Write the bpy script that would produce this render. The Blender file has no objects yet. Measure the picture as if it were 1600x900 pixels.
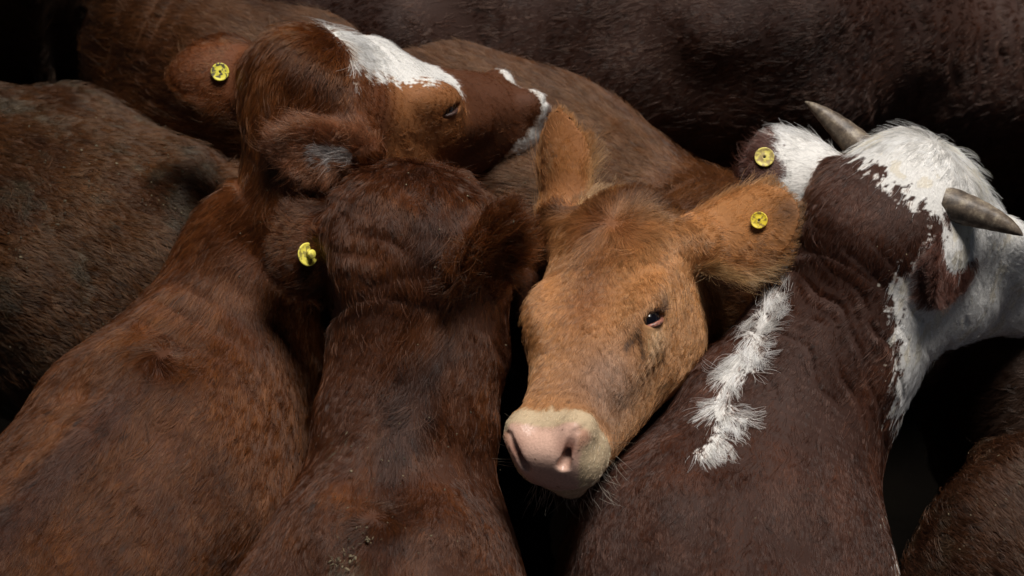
import bpy, math, os, random
import numpy as np
from mathutils import Vector, Matrix
from mathutils.kdtree import KDTree

PREVIEW = os.environ.get('COW_PREVIEW', '')
rng = np.random.default_rng(7)
random.seed(7)
R = math.radians
scene = bpy.context.scene

# ------------------------------------------------------------------ camera, world, sun
PITCH = 48.0
LENS = 85.0
TGT = np.array([0, 0, 1.15])
CF = np.array([0, math.cos(R(PITCH)), -math.sin(R(PITCH))])     # view direction
CU = np.array([0, math.sin(R(PITCH)), math.cos(R(PITCH))])      # picture up
CR = np.array([1.0, 0, 0])
DIST = 3.9
CAM = TGT - DIST * CF
K = 36.0 / LENS / 1600.0

cd = bpy.data.cameras.new('camera')
cam = bpy.data.objects.new('camera', cd)
scene.collection.objects.link(cam)
cam.location = CAM
cam.rotation_euler = (R(90 - PITCH), 0, 0)
cd.lens = LENS
cd.sensor_width = 36
cd.clip_end = 500
cd.dof.use_dof = True
cd.dof.focus_distance = 3.72
cd.dof.aperture_fstop = 4.0
scene.camera = cam

world = bpy.data.worlds.new('World')
scene.world = world
world.use_nodes = True
wn = world.node_tree.nodes
wl = world.node_tree.links
bgn = wn['Background']
sky = wn.new('ShaderNodeTexSky')
sky.sky_type = 'NISHITA'
sky.sun_disc = False
SUN_EL, SUN_AZ = 76.0, 35.0          # elevation, azimuth measured from +Y towards +X
sky.sun_elevation = R(SUN_EL)
sky.sun_rotation = R(SUN_AZ)
sky.air_density = 1.0
sky.dust_density = 3.0
wl.new(sky.outputs[0], bgn.inputs['Color'])
bgn.inputs['Strength'].default_value = 0.05
sd = bpy.data.lights.new('sun', 'SUN')
sd.energy = 4.6
sd.angle = R(24)
sd.color = (1.0, 0.95, 0.89)
sun = bpy.data.objects.new('sun', sd)
scene.collection.objects.link(sun)
sv = Vector((math.cos(R(SUN_EL)) * math.sin(R(SUN_AZ)), math.cos(R(SUN_EL)) * math.cos(R(SUN_AZ)), math.sin(R(SUN_EL))))
sun.rotation_euler = sv.to_track_quat('Z', 'Y').to_euler()
sun.location = (0, 0, 6)
vs = scene.view_settings
vs.view_transform = 'Standard'
vs.look = 'None'
vs.exposure = -0.08
vs.gamma = 1.0
vs.use_curve_mapping = False

# unseen overhead slabs added to shape the light: one opening above the herd
def added_roof():
    bm = bpy.data.meshes.new('added_roof')
    x0, x1, y0, y1 = -0.45, 2.4, -0.25, 2.7
    Z, T_ = 5.0, .12
    vs_, fs_ = [], []
    for (a, b_, c, d) in ((-12, -9, 12, y0), (-12, y1, 12, 14), (-12, y0, x0, y1), (x1, y0, 12, y1)):
        k = len(vs_)
        for z in (Z, Z + T_):
            vs_.extend([(a, b_, z), (c, b_, z), (c, d, z), (a, d, z)])
        fs_.extend([[k + j for j in f] for f in ((3, 2, 1, 0), (4, 5, 6, 7), (0, 1, 5, 4), (1, 2, 6, 5), (2, 3, 7, 6), (3, 0, 4, 7))])
    bm.from_pydata(vs_, [], fs_)
    o = bpy.data.objects.new('added_roof', bm)
    m = bpy.data.materials.new('added_roof_dark'); m.use_nodes = True
    m.node_tree.nodes['Principled BSDF'].inputs['Base Color'].default_value = (.12, .10, .085, 1)
    bm.materials.append(m)
    scene.collection.objects.link(o)
    o['kind'] = 'structure'
added_roof()
scene.render.engine = 'CYCLES'
scene.cycles.use_denoising = True
scene.cycles.max_bounces = 6
scene.cycles.diffuse_bounces = 3
scene.cycles.glossy_bounces = 3
scene.cycles.transmission_bounces = 4
scene.cycles_curves.shape = 'RIBBONS'

# ------------------------------------------------------------------ placing helpers
def P(px, py, z):
    """world point at height z seen in the photograph at (px, py) of 1600x900"""
    d = CF + CR * (px - 800) * K - CU * (py - 450) * K
    return CAM + d * ((z - CAM[2]) / d[2])

def V(r, u, d=0.0):
    """world vector from right / picture-up / away components (metres)"""
    return CR * r + CU * u + CF * d

def unit(v):
    v = np.asarray(v, float)
    return v / (np.linalg.norm(v, axis=-1, keepdims=True) + 1e-12)

def project(p):
    q = p - CAM
    dz = q @ CF
    return 800 + (q @ CR) / dz / K, 450 - (q @ CU) / dz / K

# ------------------------------------------------------------------ noise
def near_pt(q, p, s): return np.exp(-((q - p) ** 2).sum(1) / (2 * s * s))
class SinNoise:
    def __init__(s, wl_, seed, n=9):
        g = np.random.default_rng(seed)
        v = unit(g.normal(size=(n, 3)))
        s.k = (v * (2 * math.pi / wl_) * g.uniform(.6, 1.5, (n, 1))).astype(np.float32)
        s.p = g.uniform(0, 6.28, n).astype(np.float32)
        s.n = n
    def __call__(s, q):
        q = q.astype(np.float32)
        # one warp keeps it from looking periodic
        w = np.sin(q[:, [1, 2, 0]] * s.k[0, 0] * .7 + s.p[:3]) * (1.2 / abs(s.k).max())
        return np.sin((q + w) @ s.k.T + s.p).sum(1) / math.sqrt(s.n)

# ------------------------------------------------------------------ signed distance shapes
BIG = np.float32(1.0)
def smin(a, b, k):
    h = np.maximum(k - np.abs(a - b), 0) / k
    return np.minimum(a, b) - h * h * k * .25
def smax(a, b, k):
    return -smin(-a, -b, k)

class Prim:
    k = .03
    sub = False
    def bounds(s): return s.lo, s.hi

class Loft(Prim):
    """elliptic sections along a curved axis; st = list of (centre, half width, half height up, half height down)"""
    def __init__(s, st, ups, k=.05, n=28, cap=None, e=2.0):
        c = np.array([np.asarray(q[0], float) for q in st])
        r = np.array([[q[1], q[2], q[3] if len(q) > 3 else q[2]] for q in st])
        ups = np.asarray(ups, float)
        if ups.ndim == 1: ups = np.tile(ups, (len(st), 1))
        dat = np.hstack([c, r, ups])
        m = len(st)
        # Catmull-Rom
        tt = np.linspace(0, m - 1, n)
        out = []
        ext = np.vstack([2 * dat[0] - dat[1], dat, 2 * dat[-1] - dat[-2]])
        for t in tt:
            i = min(int(t), m - 2); u = t - i
            p0, p1, p2, p3 = ext[i:i + 4]
            out.append(.5 * (2 * p1 + (p2 - p0) * u + (2 * p0 - 5 * p1 + 4 * p2 - p3) * u * u + (3 * p1 - p0 - 3 * p2 + p3) * u ** 3))
        out = np.array(out)
        s.c = out[:, :3]; s.r = np.maximum(out[:, 3:6], .008)
        T = np.gradient(s.c, axis=0); s.T = unit(T)
        Uv = out[:, 6:9]; Uv = Uv - (Uv * s.T).sum(1, keepdims=True) * s.T
        s.U = unit(Uv)
        for i in range(1, n):                      # parallel transport, so steep necks do not flip
            u_ = s.U[i - 1] - (s.U[i - 1] @ s.T[i]) * s.T[i]
            s.U[i] = unit(u_)
        s.S = np.cross(s.T, s.U)
        s.k = k
        s.cap = cap; s.e = e
        rm = s.r.max()
        s.lo = s.c.min(0) - rm; s.hi = s.c.max(0) + rm
        for a in ('c', 'r', 'T', 'U', 'S'): setattr(s, a, getattr(s, a).astype(np.float32))
    def nearest(s, q):
        best = np.full(len(q), 1e9, np.float32); bi = np.zeros(len(q), np.int32); bt = np.zeros(len(q), np.float32)
        for i in range(len(s.c) - 1):
            a = s.c[i]; ab = s.c[i + 1] - a
            t = ((q - a) @ ab) / (ab @ ab)
            t = np.clip(t, 0, 1)
            d = q - a - t[:, None] * ab
            d2 = np.einsum('ij,ij->i', d, d)
            m = d2 < best
            best[m] = d2[m]; bi[m] = i; bt[m] = t[m]
        return bi, bt
    def f(s, q):
        i, t = s.nearest(q)
        t = t[:, None]
        L = lambda A: A[i] * (1 - t) + A[i + 1] * t
        d = q - L(s.c)
        r = L(s.r)
        U = L(s.U); S = L(s.S); T = L(s.T)
        x = (d * S).sum(1); y = (d * U).sum(1); z = (d * T).sum(1)
        end = ((i == 0) & (t[:, 0] <= 0)) | ((i == len(s.c) - 2) & (t[:, 0] >= 1))
        sc = np.where(end, 1, np.sqrt(1 + z * z / np.maximum(x * x + y * y, 1e-8)))
        sc = np.minimum(sc, 1.6)
        x = x * sc; y = y * sc; z = np.where(end, z, 0)
        b = np.where(y > 0, r[:, 1], r[:, 2])
        a = r[:, 0]
        c = np.minimum(a, b) if s.cap is None else np.full_like(a, s.cap)
        if s.e == 2.0: k0 = np.sqrt((x / a) ** 2 + (y / b) ** 2 + (z / c) ** 2) + 1e-6
        else: k0 = (np.abs(x / a) ** s.e + np.abs(y / b) ** s.e + np.abs(z / c) ** s.e) ** (1 / s.e) + 1e-6
        k1 = np.sqrt((x / a / a) ** 2 + (y / b / b) ** 2 + (z / c / c) ** 2) + 1e-6
        return (k0 * (k0 - 1) / k1).astype(np.float32)

class Ell(Prim):
    def __init__(s, c, r, axes=None, k=.03, sub=False):
        s.c = np.asarray(c, np.float32)
        s.r = np.asarray(r if np.ndim(r) else [r] * 3, np.float32)
        s.A = np.eye(3, dtype=np.float32) if axes is None else unit(np.asarray(axes)).astype(np.float32)
        s.k = k; s.sub = sub
        s.lo = s.c - s.r.max(); s.hi = s.c + s.r.max()
    def f(s, q):
        l = (q - s.c) @ s.A.T
        x = l / s.r
        k0 = np.sqrt((x * x).sum(1)) + 1e-6
        k1 = np.sqrt(((x / s.r) ** 2).sum(1)) + 1e-6
        return k0 * (k0 - 1) / k1

class Cone(Prim):
    def __init__(s, a, b, ra, rb, k=.03, sub=False):
        s.a = np.asarray(a, np.float32); s.b = np.asarray(b, np.float32); s.ra = ra; s.rb = rb; s.k = k; s.sub = sub
        m = max(ra, rb)
        s.lo = np.minimum(s.a, s.b) - m; s.hi = np.maximum(s.a, s.b) + m
    def f(s, q):
        ab = s.b - s.a
        t = np.clip(((q - s.a) @ ab) / (ab @ ab), 0, 1)
        d = q - s.a - t[:, None] * ab
        return np.sqrt((d * d).sum(1)) - (s.ra + (s.rb - s.ra) * t)

class Ear(Prim):
    """cupped leaf: base, tip, normal = side the hollow opens to"""
    def __init__(s, base, tip, normal, width=.062, thick=.007, cup=6.0, k=.022, bend=0.0, skew=0.0, droop=0.0):
        s.base = np.asarray(base, np.float32); s.tip = np.asarray(tip, np.float32)
        s.L = float(np.linalg.norm(s.tip - s.base))
        s.u = unit(s.tip - s.base)
        n = np.asarray(normal, float); n = n - (n @ s.u) * s.u
        s.n = unit(n); s.v = np.cross(s.n, s.u)
        s.W = width; s.th = thick; s.cup = cup; s.k = k; s.bend = bend; s.skew = skew
        m = max(s.L * .6, width) + .05
        c = (s.base + s.tip) / 2
        s.lo = c - m; s.hi = c + m
    def loc(s, q):
        d = q - s.base.astype(np.float32)
        u = d @ s.u.astype(np.float32) / s.L
        v = d @ s.v.astype(np.float32)
        w = d @ s.n.astype(np.float32)
        return u, v, w
    def prof(s, u):
        u = np.clip(u, 0, 1)
        return .42 + .58 * np.clip(np.sin(math.pi * np.clip(u, 0, 1) ** .9 * .75 + .05), 0, 1)
    def f(s, q):
        u, v, w = s.loc(q)
        v = v - s.skew * s.L * u * u
        pr = s.prof(u)
        vv = v / pr
        w2 = w - s.cup * v * v - s.bend * (u - .5) ** 2 * s.L
        x = (u - .5) / .54; y = vv / s.W; z = w2 / s.th
        r = np.array([.54 * s.L, s.W, s.th], np.float32)
        k0 = np.sqrt(np.abs(x) ** 2.2 + y * y + z * z) + 1e-6
        k1 = np.sqrt((x / r[0]) ** 2 + (y / r[1]) ** 2 + (z / r[2]) ** 2) + 1e-6
        return (k0 * (k0 - 1) / k1 * .75).astype(np.float32)

class Body:
    def __init__(s):
        s.pr = []; s.disp = []; s.info = {}
    def add(s, *p):
        s.pr += p; return p[0]
    def f(s, q):
        q = np.ascontiguousarray(q, dtype=np.float32)
        out = np.full(len(q), BIG, np.float32)
        for p in s.pr:
            m = ((q > p.lo - .12) & (q < p.hi + .12)).all(1)
            if not m.any(): continue
            v = p.f(q[m]).astype(np.float32)
            if p.sub: out[m] = smax(out[m], -v, p.k)
            else: out[m] = smin(out[m], v, p.k)
        for fn in s.disp:
            m = np.abs(out) < .05
            if m.any(): out[m] += fn(q[m]).astype(np.float32)
        return out
    def bounds(s):
        lo = np.min([p.lo for p in s.pr if not p.sub], 0); hi = np.max([p.hi for p in s.pr if not p.sub], 0)
        return lo - .03, hi + .03

def nets(body, h):
    """sparse surface nets -> verts, quads, normals"""
    lo, hi = body.bounds()
    B = 8
    nb = np.ceil((hi - lo) / (B * h)).astype(int) + 1
    g = np.stack(np.meshgrid(*[np.arange(n) for n in nb], indexing='ij'), -1).reshape(-1, 3)
    cen = lo + (g + .5) * B * h
    v = body.f(cen)
    keep = g[np.abs(v) < B * h * 1.35 + .012]
    if PREVIEW: keep = g[np.abs(v) < B * h * 1.2]
    off = np.stack(np.meshgrid(*[np.arange(B + 1)] * 3, indexing='ij'), -1).reshape(-1, 3)
    keys = []; vs_ = []; edges = []
    M = int((nb.max() + 2) * B)
    CH = 1200
    corner = [(i, j, k) for i in (0, 1) for j in (0, 1) for k in (0, 1)]
    cpairs = [(a, b) for a in range(8) for b in range(a + 1, 8) if sum(abs(corner[a][t] - corner[b][t]) for t in range(3)) == 1]
    for c0 in range(0, len(keep), CH):
        blk = keep[c0:c0 + CH]
        gi = blk[:, None, :] * B + off[None]
        pts = (lo + gi.reshape(-1, 3) * h)
        F = body.f(pts).reshape(len(blk), B + 1, B + 1, B + 1)
        neg = F < 0
        C = np.stack([neg[:, i:B + i, j:B + j, k:B + k] for i, j, k in corner], -1)
        act = C.any(-1) & ~C.all(-1)
        idx = np.argwhere(act)
        if not len(idx): continue
        fv = np.stack([F[idx[:, 0], idx[:, 1] + i, idx[:, 2] + j, idx[:, 3] + k] for i, j, k in corner], -1)
        acc = np.zeros((len(idx), 3)); cnt = np.zeros(len(idx))
        ca = np.array(corner, float)
        for a, b in cpairs:
            m = (fv[:, a] < 0) != (fv[:, b] < 0)
            t = fv[m, a] / (fv[m, a] - fv[m, b])
            acc[m] += ca[a] + (ca[b] - ca[a]) * t[:, None]
            cnt[m] += 1
        gc = blk[idx[:, 0]] * B + idx[:, 1:]
        vs_.append(lo + (gc + acc / cnt[:, None]) * h)
        keys.append((gc[:, 0].astype(np.int64) * M + gc[:, 1]) * M + gc[:, 2])
        s0 = fv[:, 0] < 0
        for ax, ci in ((0, 4), (1, 2), (2, 1)):
            s1 = fv[:, ci] < 0
            m = s0 != s1
            edges.append((ax, gc[m], s0[m]))
    K_ = np.concatenate(keys); Vv = np.concatenate(vs_)
    o = np.argsort(K_); K_ = K_[o]; Vv = Vv[o]
    quads = []
    for ax, gc, sgn in edges:
        if not len(gc): continue
        a1, a2 = [(1, 2), (2, 0), (0, 1)][ax]
        e1 = np.zeros(3, int); e1[a1] = 1
        e2 = np.zeros(3, int); e2[a2] = 1
        cells = [gc, gc - e1, gc - e1 - e2, gc - e2]
        ii = []; ok = np.ones(len(gc), bool)
        for c in cells:
            kk = (c[:, 0].astype(np.int64) * M + c[:, 1]) * M + c[:, 2]
            j = np.clip(np.searchsorted(K_, kk), 0, len(K_) - 1)
            ok &= K_[j] == kk
            ii.append(j)
        q = np.stack(ii, 1)
        q = np.where(sgn[:, None], q, q[:, ::-1])
        quads.append(q[ok])
    Q = np.concatenate(quads)
    # gradient + projection on the surface
    e = h * .5
    T4 = np.array([[1, -1, -1], [-1, -1, 1], [-1, 1, -1], [1, 1, 1]], float)
    def grad(p):
        gsum = np.zeros_like(p)
        for t in T4: gsum += t * body.f(p + t * e)[:, None]
        return gsum / (4 * e)
    if not PREVIEW:
        G = grad(Vv); f0 = body.f(Vv)[:, None]
        st = f0 * G / np.maximum((G * G).sum(1, keepdims=True), .15)
        Vv = Vv - np.clip(st, -.5 * h, .5 * h)
    N = unit(grad(Vv))
    # keep the biggest shell only
    n = len(Vv)
    lab = np.arange(n)
    ed = np.concatenate([Q[:, [0, 1]], Q[:, [1, 2]], Q[:, [2, 3]]])
    for _ in range(400):
        m = np.minimum(lab[ed[:, 0]], lab[ed[:, 1]])
        new = lab.copy()
        np.minimum.at(new, ed[:, 0], m); np.minimum.at(new, ed[:, 1], m)
        new = new[new]; new = new[new]
        if (new == lab).all(): break
        lab = new
    big = np.bincount(lab).argmax()
    sel = lab == big
    remap = np.cumsum(sel) - 1
    Q = remap[Q[sel[Q].all(1)]]
    return Vv[sel], Q, N[sel]

def mesh_from(name, Vv, Q, mat, parent=None, smooth=True):
    me = bpy.data.meshes.new(name)
    nv, nq, w = len(Vv), len(Q), Q.shape[1]
    me.vertices.add(nv); me.vertices.foreach_set('co', np.asarray(Vv, np.float32).ravel())
    me.loops.add(nq * w); me.loops.foreach_set('vertex_index', Q.astype(np.int32).ravel())
    me.polygons.add(nq)
    me.polygons.foreach_set('loop_start', np.arange(0, nq * w, w, dtype=np.int32))
    me.polygons.foreach_set('loop_total', np.full(nq, w, np.int32))
    me.update(calc_edges=True); me.validate()
    if smooth: me.polygons.foreach_set('use_smooth', np.ones(len(me.polygons), bool))
    me.materials.append(mat)
    ob = bpy.data.objects.new(name, me)
    scene.collection.objects.link(ob)
    if parent: put_under(ob, parent)
    return ob

def put_under(ob, parent):
    ob.parent = parent
    ob.matrix_parent_inverse = parent.matrix_world.inverted()

# ------------------------------------------------------------------ materials
def newmat(name):
    m = bpy.data.materials.new(name); m.use_nodes = True
    nt = m.node_tree
    return m, nt.nodes, nt.links, nt.nodes['Principled BSDF']

def hide_material():
    m, n, l, b = newmat('cow_hide')
    a = n.new('ShaderNodeAttribute'); a.attribute_name = 'col'
    w = n.new('ShaderNodeAttribute'); w.attribute_name = 'wet'
    tc = n.new('ShaderNodeTexCoord')
    nz = n.new('ShaderNodeTexNoise'); nz.inputs['Scale'].default_value = 260; nz.inputs['Detail'].default_value = 4
    l.new(tc.outputs['Object'], nz.inputs['Vector'])
    mr = n.new('ShaderNodeMapRange'); mr.inputs[3].default_value = .75; mr.inputs[4].default_value = 1.25
    l.new(nz.outputs[0], mr.inputs[0])
    mx = n.new('ShaderNodeVectorMath'); mx.operation = 'SCALE'
    l.new(a.outputs['Color'], mx.inputs[0]); l.new(mr.outputs[0], mx.inputs['Scale'])
    l.new(mx.outputs[0], b.inputs['Base Color'])
    rr = n.new('ShaderNodeMapRange'); rr.inputs[3].default_value = .75; rr.inputs[4].default_value = .24
    l.new(w.outputs['Fac'], rr.inputs[0]); l.new(rr.outputs[0], b.inputs['Roughness'])
    b.inputs['Specular IOR Level'].default_value = .35
    bp = n.new('ShaderNodeBump'); bp.inputs['Strength'].default_value = .35; bp.inputs['Distance'].default_value = .002
    l.new(nz.outputs[0], bp.inputs['Height']); l.new(bp.outputs[0], b.inputs['Normal'])
    return m

def hair_material():
    m = bpy.data.materials.new('cow_hair'); m.use_nodes = True
    n = m.node_tree.nodes; l = m.node_tree.links
    n.remove(n['Principled BSDF'])
    out = n['Material Output']
    a = n.new('ShaderNodeAttribute'); a.attribute_name = 'col'
    d = n.new('ShaderNodeBsdfDiffuse')
    l.new(a.outputs['Color'], d.inputs['Color'])
    h = n.new('ShaderNodeBsdfHairPrincipled')
    h.parametrization = 'COLOR'
    l.new(a.outputs['Color'], h.inputs['Color'])
    h.inputs['Roughness'].default_value = .27
    h.inputs['Radial Roughness'].default_value = .55
    mix = n.new('ShaderNodeMixShader'); mix.inputs[0].default_value = .52
    l.new(d.outputs[0], mix.inputs[1]); l.new(h.outputs[0], mix.inputs[2])
    l.new(mix.outputs[0], out.inputs['Surface'])
    return m

HIDE = hide_material()
HAIR = hair_material()

# ------------------------------------------------------------------ anatomy
class Frame:
    """local head frame: X animal right, Y poll to muzzle, Z out of the forehead"""
    def __init__(s, o, y, zhint, scale=1.0, roll=0.0, sy=1.0):
        s.o = np.asarray(o, float); s.y = unit(y)
        z = np.asarray(zhint, float); z = z - (z @ s.y) * s.y; z = unit(z)
        x = np.cross(s.y, z)
        c, sn = math.cos(R(roll)), math.sin(R(roll))
        s.z = z * c + x * sn; s.x = np.cross(s.y, s.z)
        s.s = scale; s.sy = sy
        s.A = np.stack([s.x, s.y, s.z])
    def w(s, x, y, z): return s.o + s.s * (s.x * x + s.y * (y * s.sy) + s.z * z)
    def v(s, x, y, z): return s.x * x + s.y * y + s.z * z
    def loc(s, q): return ((q - s.o) @ s.A.T) / (s.s * np.array([1, s.sy, 1]))

def add_head(b, H, muzzle=1.0, fine=True, open_eye=True):
    s = H.s
    st = [(-.035, -.065, .080, .05, .06), (.03, -.08, .112, .078, .085), (.10, -.095, .117, .090, .11), (.17, -.10, .106, .088, .12),
          (.24, -.095, .086, .078, .11), (.31, -.088, .069, .066, .088), (.38, -.082, .063, .058, .074), (.425, -.082, .062, .052, .062), (.455, -.084, .058, .045, .050)]
    b.add(Loft([(H.w(0, y, z), a * s, u * s, d * s) for y, z, a, u, d in st], H.z, k=.05 * s, n=36, cap=.038 * s, e=2.7))
    b.add(Ell(H.w(0, -.012, -.022), np.array([.062, .05, .034]) * s, H.A, k=.04 * s))
    for sg in (-1, 1):
        b.add(Ell(H.w(sg * .081, .190, -.052), np.array([.020, .038, .030]) * s, H.A, k=.04 * s))
        b.add(Ell(H.w(sg * .086, .165, -.037), np.array([.020, .04, .02]) * s, H.A, k=.025 * s))
        b.add(Ell(H.w(sg * .06, .12, -.165), np.array([.042, .085, .065]) * s, H.A, k=.04 * s))
        b.add(Cone(H.w(sg * .076, .21, -.085), H.w(sg * .05, .32, -.08), .018 * s, .013 * s, k=.03 * s))
        b.add(Cone(H.w(sg * .045, .10, -.215), H.w(sg * .022, .38, -.145), .028 * s, .022 * s, k=.035 * s))
        b.add(Ell(H.w(sg * .038, .435, -.100), np.array([.026, .034, .034]) * s, H.A, k=.025 * s))
        # nostril wing
        b.add(Ell(H.w(sg * .043, .440, -.047), np.array([.022, .03, .022]) * s, H.A, k=.018 * s))
    b.add(Cone(H.w(0, .40, -.148), H.w(0, .452, -.140), .034 * s, .026 * s, k=.02 * s))
    if fine:
        for sg in (-1, 1):
            b.add(Cone(H.w(sg * .028, .494, -.066), H.w(sg * .050, .468, -.030), .010 * s, .0065 * s, k=.007 * s, sub=True))
            b.add(Cone(H.w(sg * .050, .468, -.030), H.w(sg * .066, .445, -.034), .006 * s, .003 * s, k=.006 * s, sub=True))
            b.add(Cone(H.w(sg * .029, .494, -.066), H.w(sg * .040, .450, -.052), .011 * s, .008 * s, k=.007 * s, sub=True))
        # mouth slit
        pts = [(.066, .40, -.125), (.055, .455, -.122), (.03, .492, -.120), (0, .503, -.120)]
        for sg in (-1, 1):
            for a, c in zip(pts[:-1], pts[1:]):
                b.add(Cone(H.w(sg * a[0], a[1], a[2]), H.w(sg * c[0], c[1], c[2]), .004 * s, .004 * s, k=.006 * s, sub=True))

def cut_eye(b, H, sg, ln=.021, wd=.0105):
    c, n, lg, up = eye_spot(H, sg)
    b.add(Ell(c + n * .012, (ln, wd, .03), [lg, up, n], k=.006, sub=True))

def eye_spot(H, sg):
    c = H.w(sg * .098, .202, -.045)
    n = unit(H.v(sg * .80, .08, .52))
    lg = H.v(sg * -.30, .85, .38); lg = unit(lg - (lg @ n) * n)
    return c, n, lg, unit(np.cross(n, lg))

def grooves(center, sigma, wave, wl_, amp, bendv=None, bend=0.0, sharp=4, phase=0.0):
    """skin folds: narrow valleys across the direction wave"""
    center = np.asarray(center); wave = unit(wave); sg = np.asarray(sigma) * np.ones(3)
    def f(q):
        d = q - center
        w = np.exp(-.5 * ((d / sg) ** 2).sum(1))
        x = d @ wave
        if bendv is not None:
            y = d @ unit(bendv); x = x + bend * y * y
        x = x + GN(q) * wl_ * .20
        return amp * w * ((.5 + .5 * np.cos(2 * math.pi * x / wl_ + phase)) ** sharp - .12) * np.clip(.6 + .6 * GN2(q), 0, 2)
    return f
GN = SinNoise(.11, 51); GN2 = SinNoise(.07, 52)
def lumps(wl_, amp, seed):
    nz = SinNoise(wl_, seed)
    return lambda q: nz(q) * amp

def back_bones(b, W, fw, L=.9):
    sd_ = np.cross(fw, UP)
    b.add(Cone(W - fw * L - UP * .035, W - fw * .03 - UP * .022, .026, .026, k=.06))
    for sg in (-1, 1):
        b.add(Ell(W + sd_ * sg * .075 + fw * .01 - UP * .055, (.035, .085, .05), [sd_, fw, UP], k=.05))

def add_legs(b, pts, zt=.7, r0=.085):
    for p in pts:
        x, y = p[0], p[1]
        z0 = p[2] if len(p) > 2 else zt
        b.add(Cone((x, y, z0), (x, y + .01, .42), r0, .052, k=.08))
        b.add(Cone((x, y + .01, .42), (x, y - .005, .12), .046, .034, k=.03))
        b.add(Cone((x, y - .005, .12), (x, y + .015, .04), .034, .045, k=.03))
# ------------------------------------------------------------------ the cattle
UP = np.array([0, 0, 1.0])
COWS = []

def spine(px, py, z, drop):
    return P(px, py, z) - np.array([0, 0, drop])

def rear_parts(b, rump, fw, zc, width=.22, tail=True):
    """hips, pins, thighs; fw = unit vector towards the head"""
    sd_ = np.cross(fw, UP)
    for sg in (-1, 1):
        b.add(Ell(rump + fw * .22 + sd_ * sg * width * .82 + UP * .13, (.07, .07, .06), k=.09))
        b.add(Ell(rump + fw * -.0 + sd_ * sg * width * .38 + UP * .12, (.06, .06, .07), k=.08))
        b.add(Cone(rump + fw * .12 + sd_ * sg * width * .55 - UP * .05, rump + fw * .05 + sd_ * sg * width * .55 - UP * .38, .17, .10, k=.10))
    if not tail: return
    b.add(Cone(rump + UP * .20 - fw * .03, rump - fw * .13 + UP * .10, .035, .028, k=.05))
    b.add(Cone(rump - fw * .13 + UP * .10, rump - fw * .15 - UP * .45, .026, .016, k=.02))

def cow_A():
    b = Body()
    W = P(255, 560, 1.17); Wc = W - UP * .29
    tail = P(-60, 915, 1.15)
    fw = unit((W - tail) * [1, 1, 0])
    st = [(Wc - fw * 1.0, .20, .24, .26), (Wc - fw * .8, .25, .27, .30), (Wc - fw * .5, .26, .27, .33), (Wc - fw * .2, .245, .27, .33), (Wc + fw * .02, .20, .29, .33), (Wc + fw * .14 - UP * .02, .15, .22, .26)]
    b.add(Loft(st, UP, k=.10, cap=.12))
    rear_parts(b, Wc - fw * .98, fw, 0)
    sd_ = np.cross(fw, UP)
    for sg in (-1, 1):
        b.add(Ell(Wc + fw * -.04 + sd_ * sg * .095 + UP * .0, (.13, .16, .22), k=.1))
    back_bones(b, W, fw)
    H = Frame(P(512, 72, 1.42), V(.75, -.01, .66), UP, 1.12, roll=-12, sy=.86)
    b.info['H'] = H
    neck = [(Wc + fw * .05 + UP * .0, .16, .24, .25), (P(395, 420, 1.10), .125, .15, .17), (P(470, 330, 1.18), .105, .12, .14), (H.o + [-.01, -.02, -.13], .10, .10, .12), (H.o + [.06, .03, -.15], .08, .08, .10)]
    b.add(Loft(neck, UP, k=.09, n=100, cap=.08))
    add_head(b, H, fine=True)
    eL = H.w(-.082, -.005, -.055) + V(0, -.025, 0)
    b.info['earL'] = b.add(Ear(eL, eL + V(-.178, .005, .01), V(-.1, -.35, 1), width=.066, cup=4, thick=.010, skew=-.0))
    b.add(Cone(H.w(-.05, .0, -.055), eL + V(-.03, .01, 0), .038, .028, k=.03))
    eR = H.w(.098, -.005, -.09) + V(.055, -.030, 0)
    b.info['earR'] = b.add(Ear(eR, eR + V(-.138, .018, -.05), V(.25, -.75, -1), width=.030, cup=9, thick=.010))
    b.add(Cone(H.w(.05, .0, -.06), eR + V(-.02, .0, -.01), .038, .028, k=.03))
    b.add(Cone(H.w(0, -.02, -.07), P(480, 310, 1.23), .075, .080, k=.08))
    x = sd_
    add_legs(b, [(Wc - x * .12 - fw * .02)[:2], (Wc + x * .12)[:2], (Wc - fw * .95 + x * .13)[:2], (Wc - fw * .95 - x * .13)[:2]])
    b.disp += [lumps(.20, .004, 61), grooves(P(520, 300, 1.22), .075, V(.72, .68), .026, .006),
               grooves(P(450, 140, 1.4), .03, V(1, .1), .016, .003)]
    b.info.update(fw=fw, W=W, Wc=Wc)
    return b

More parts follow.
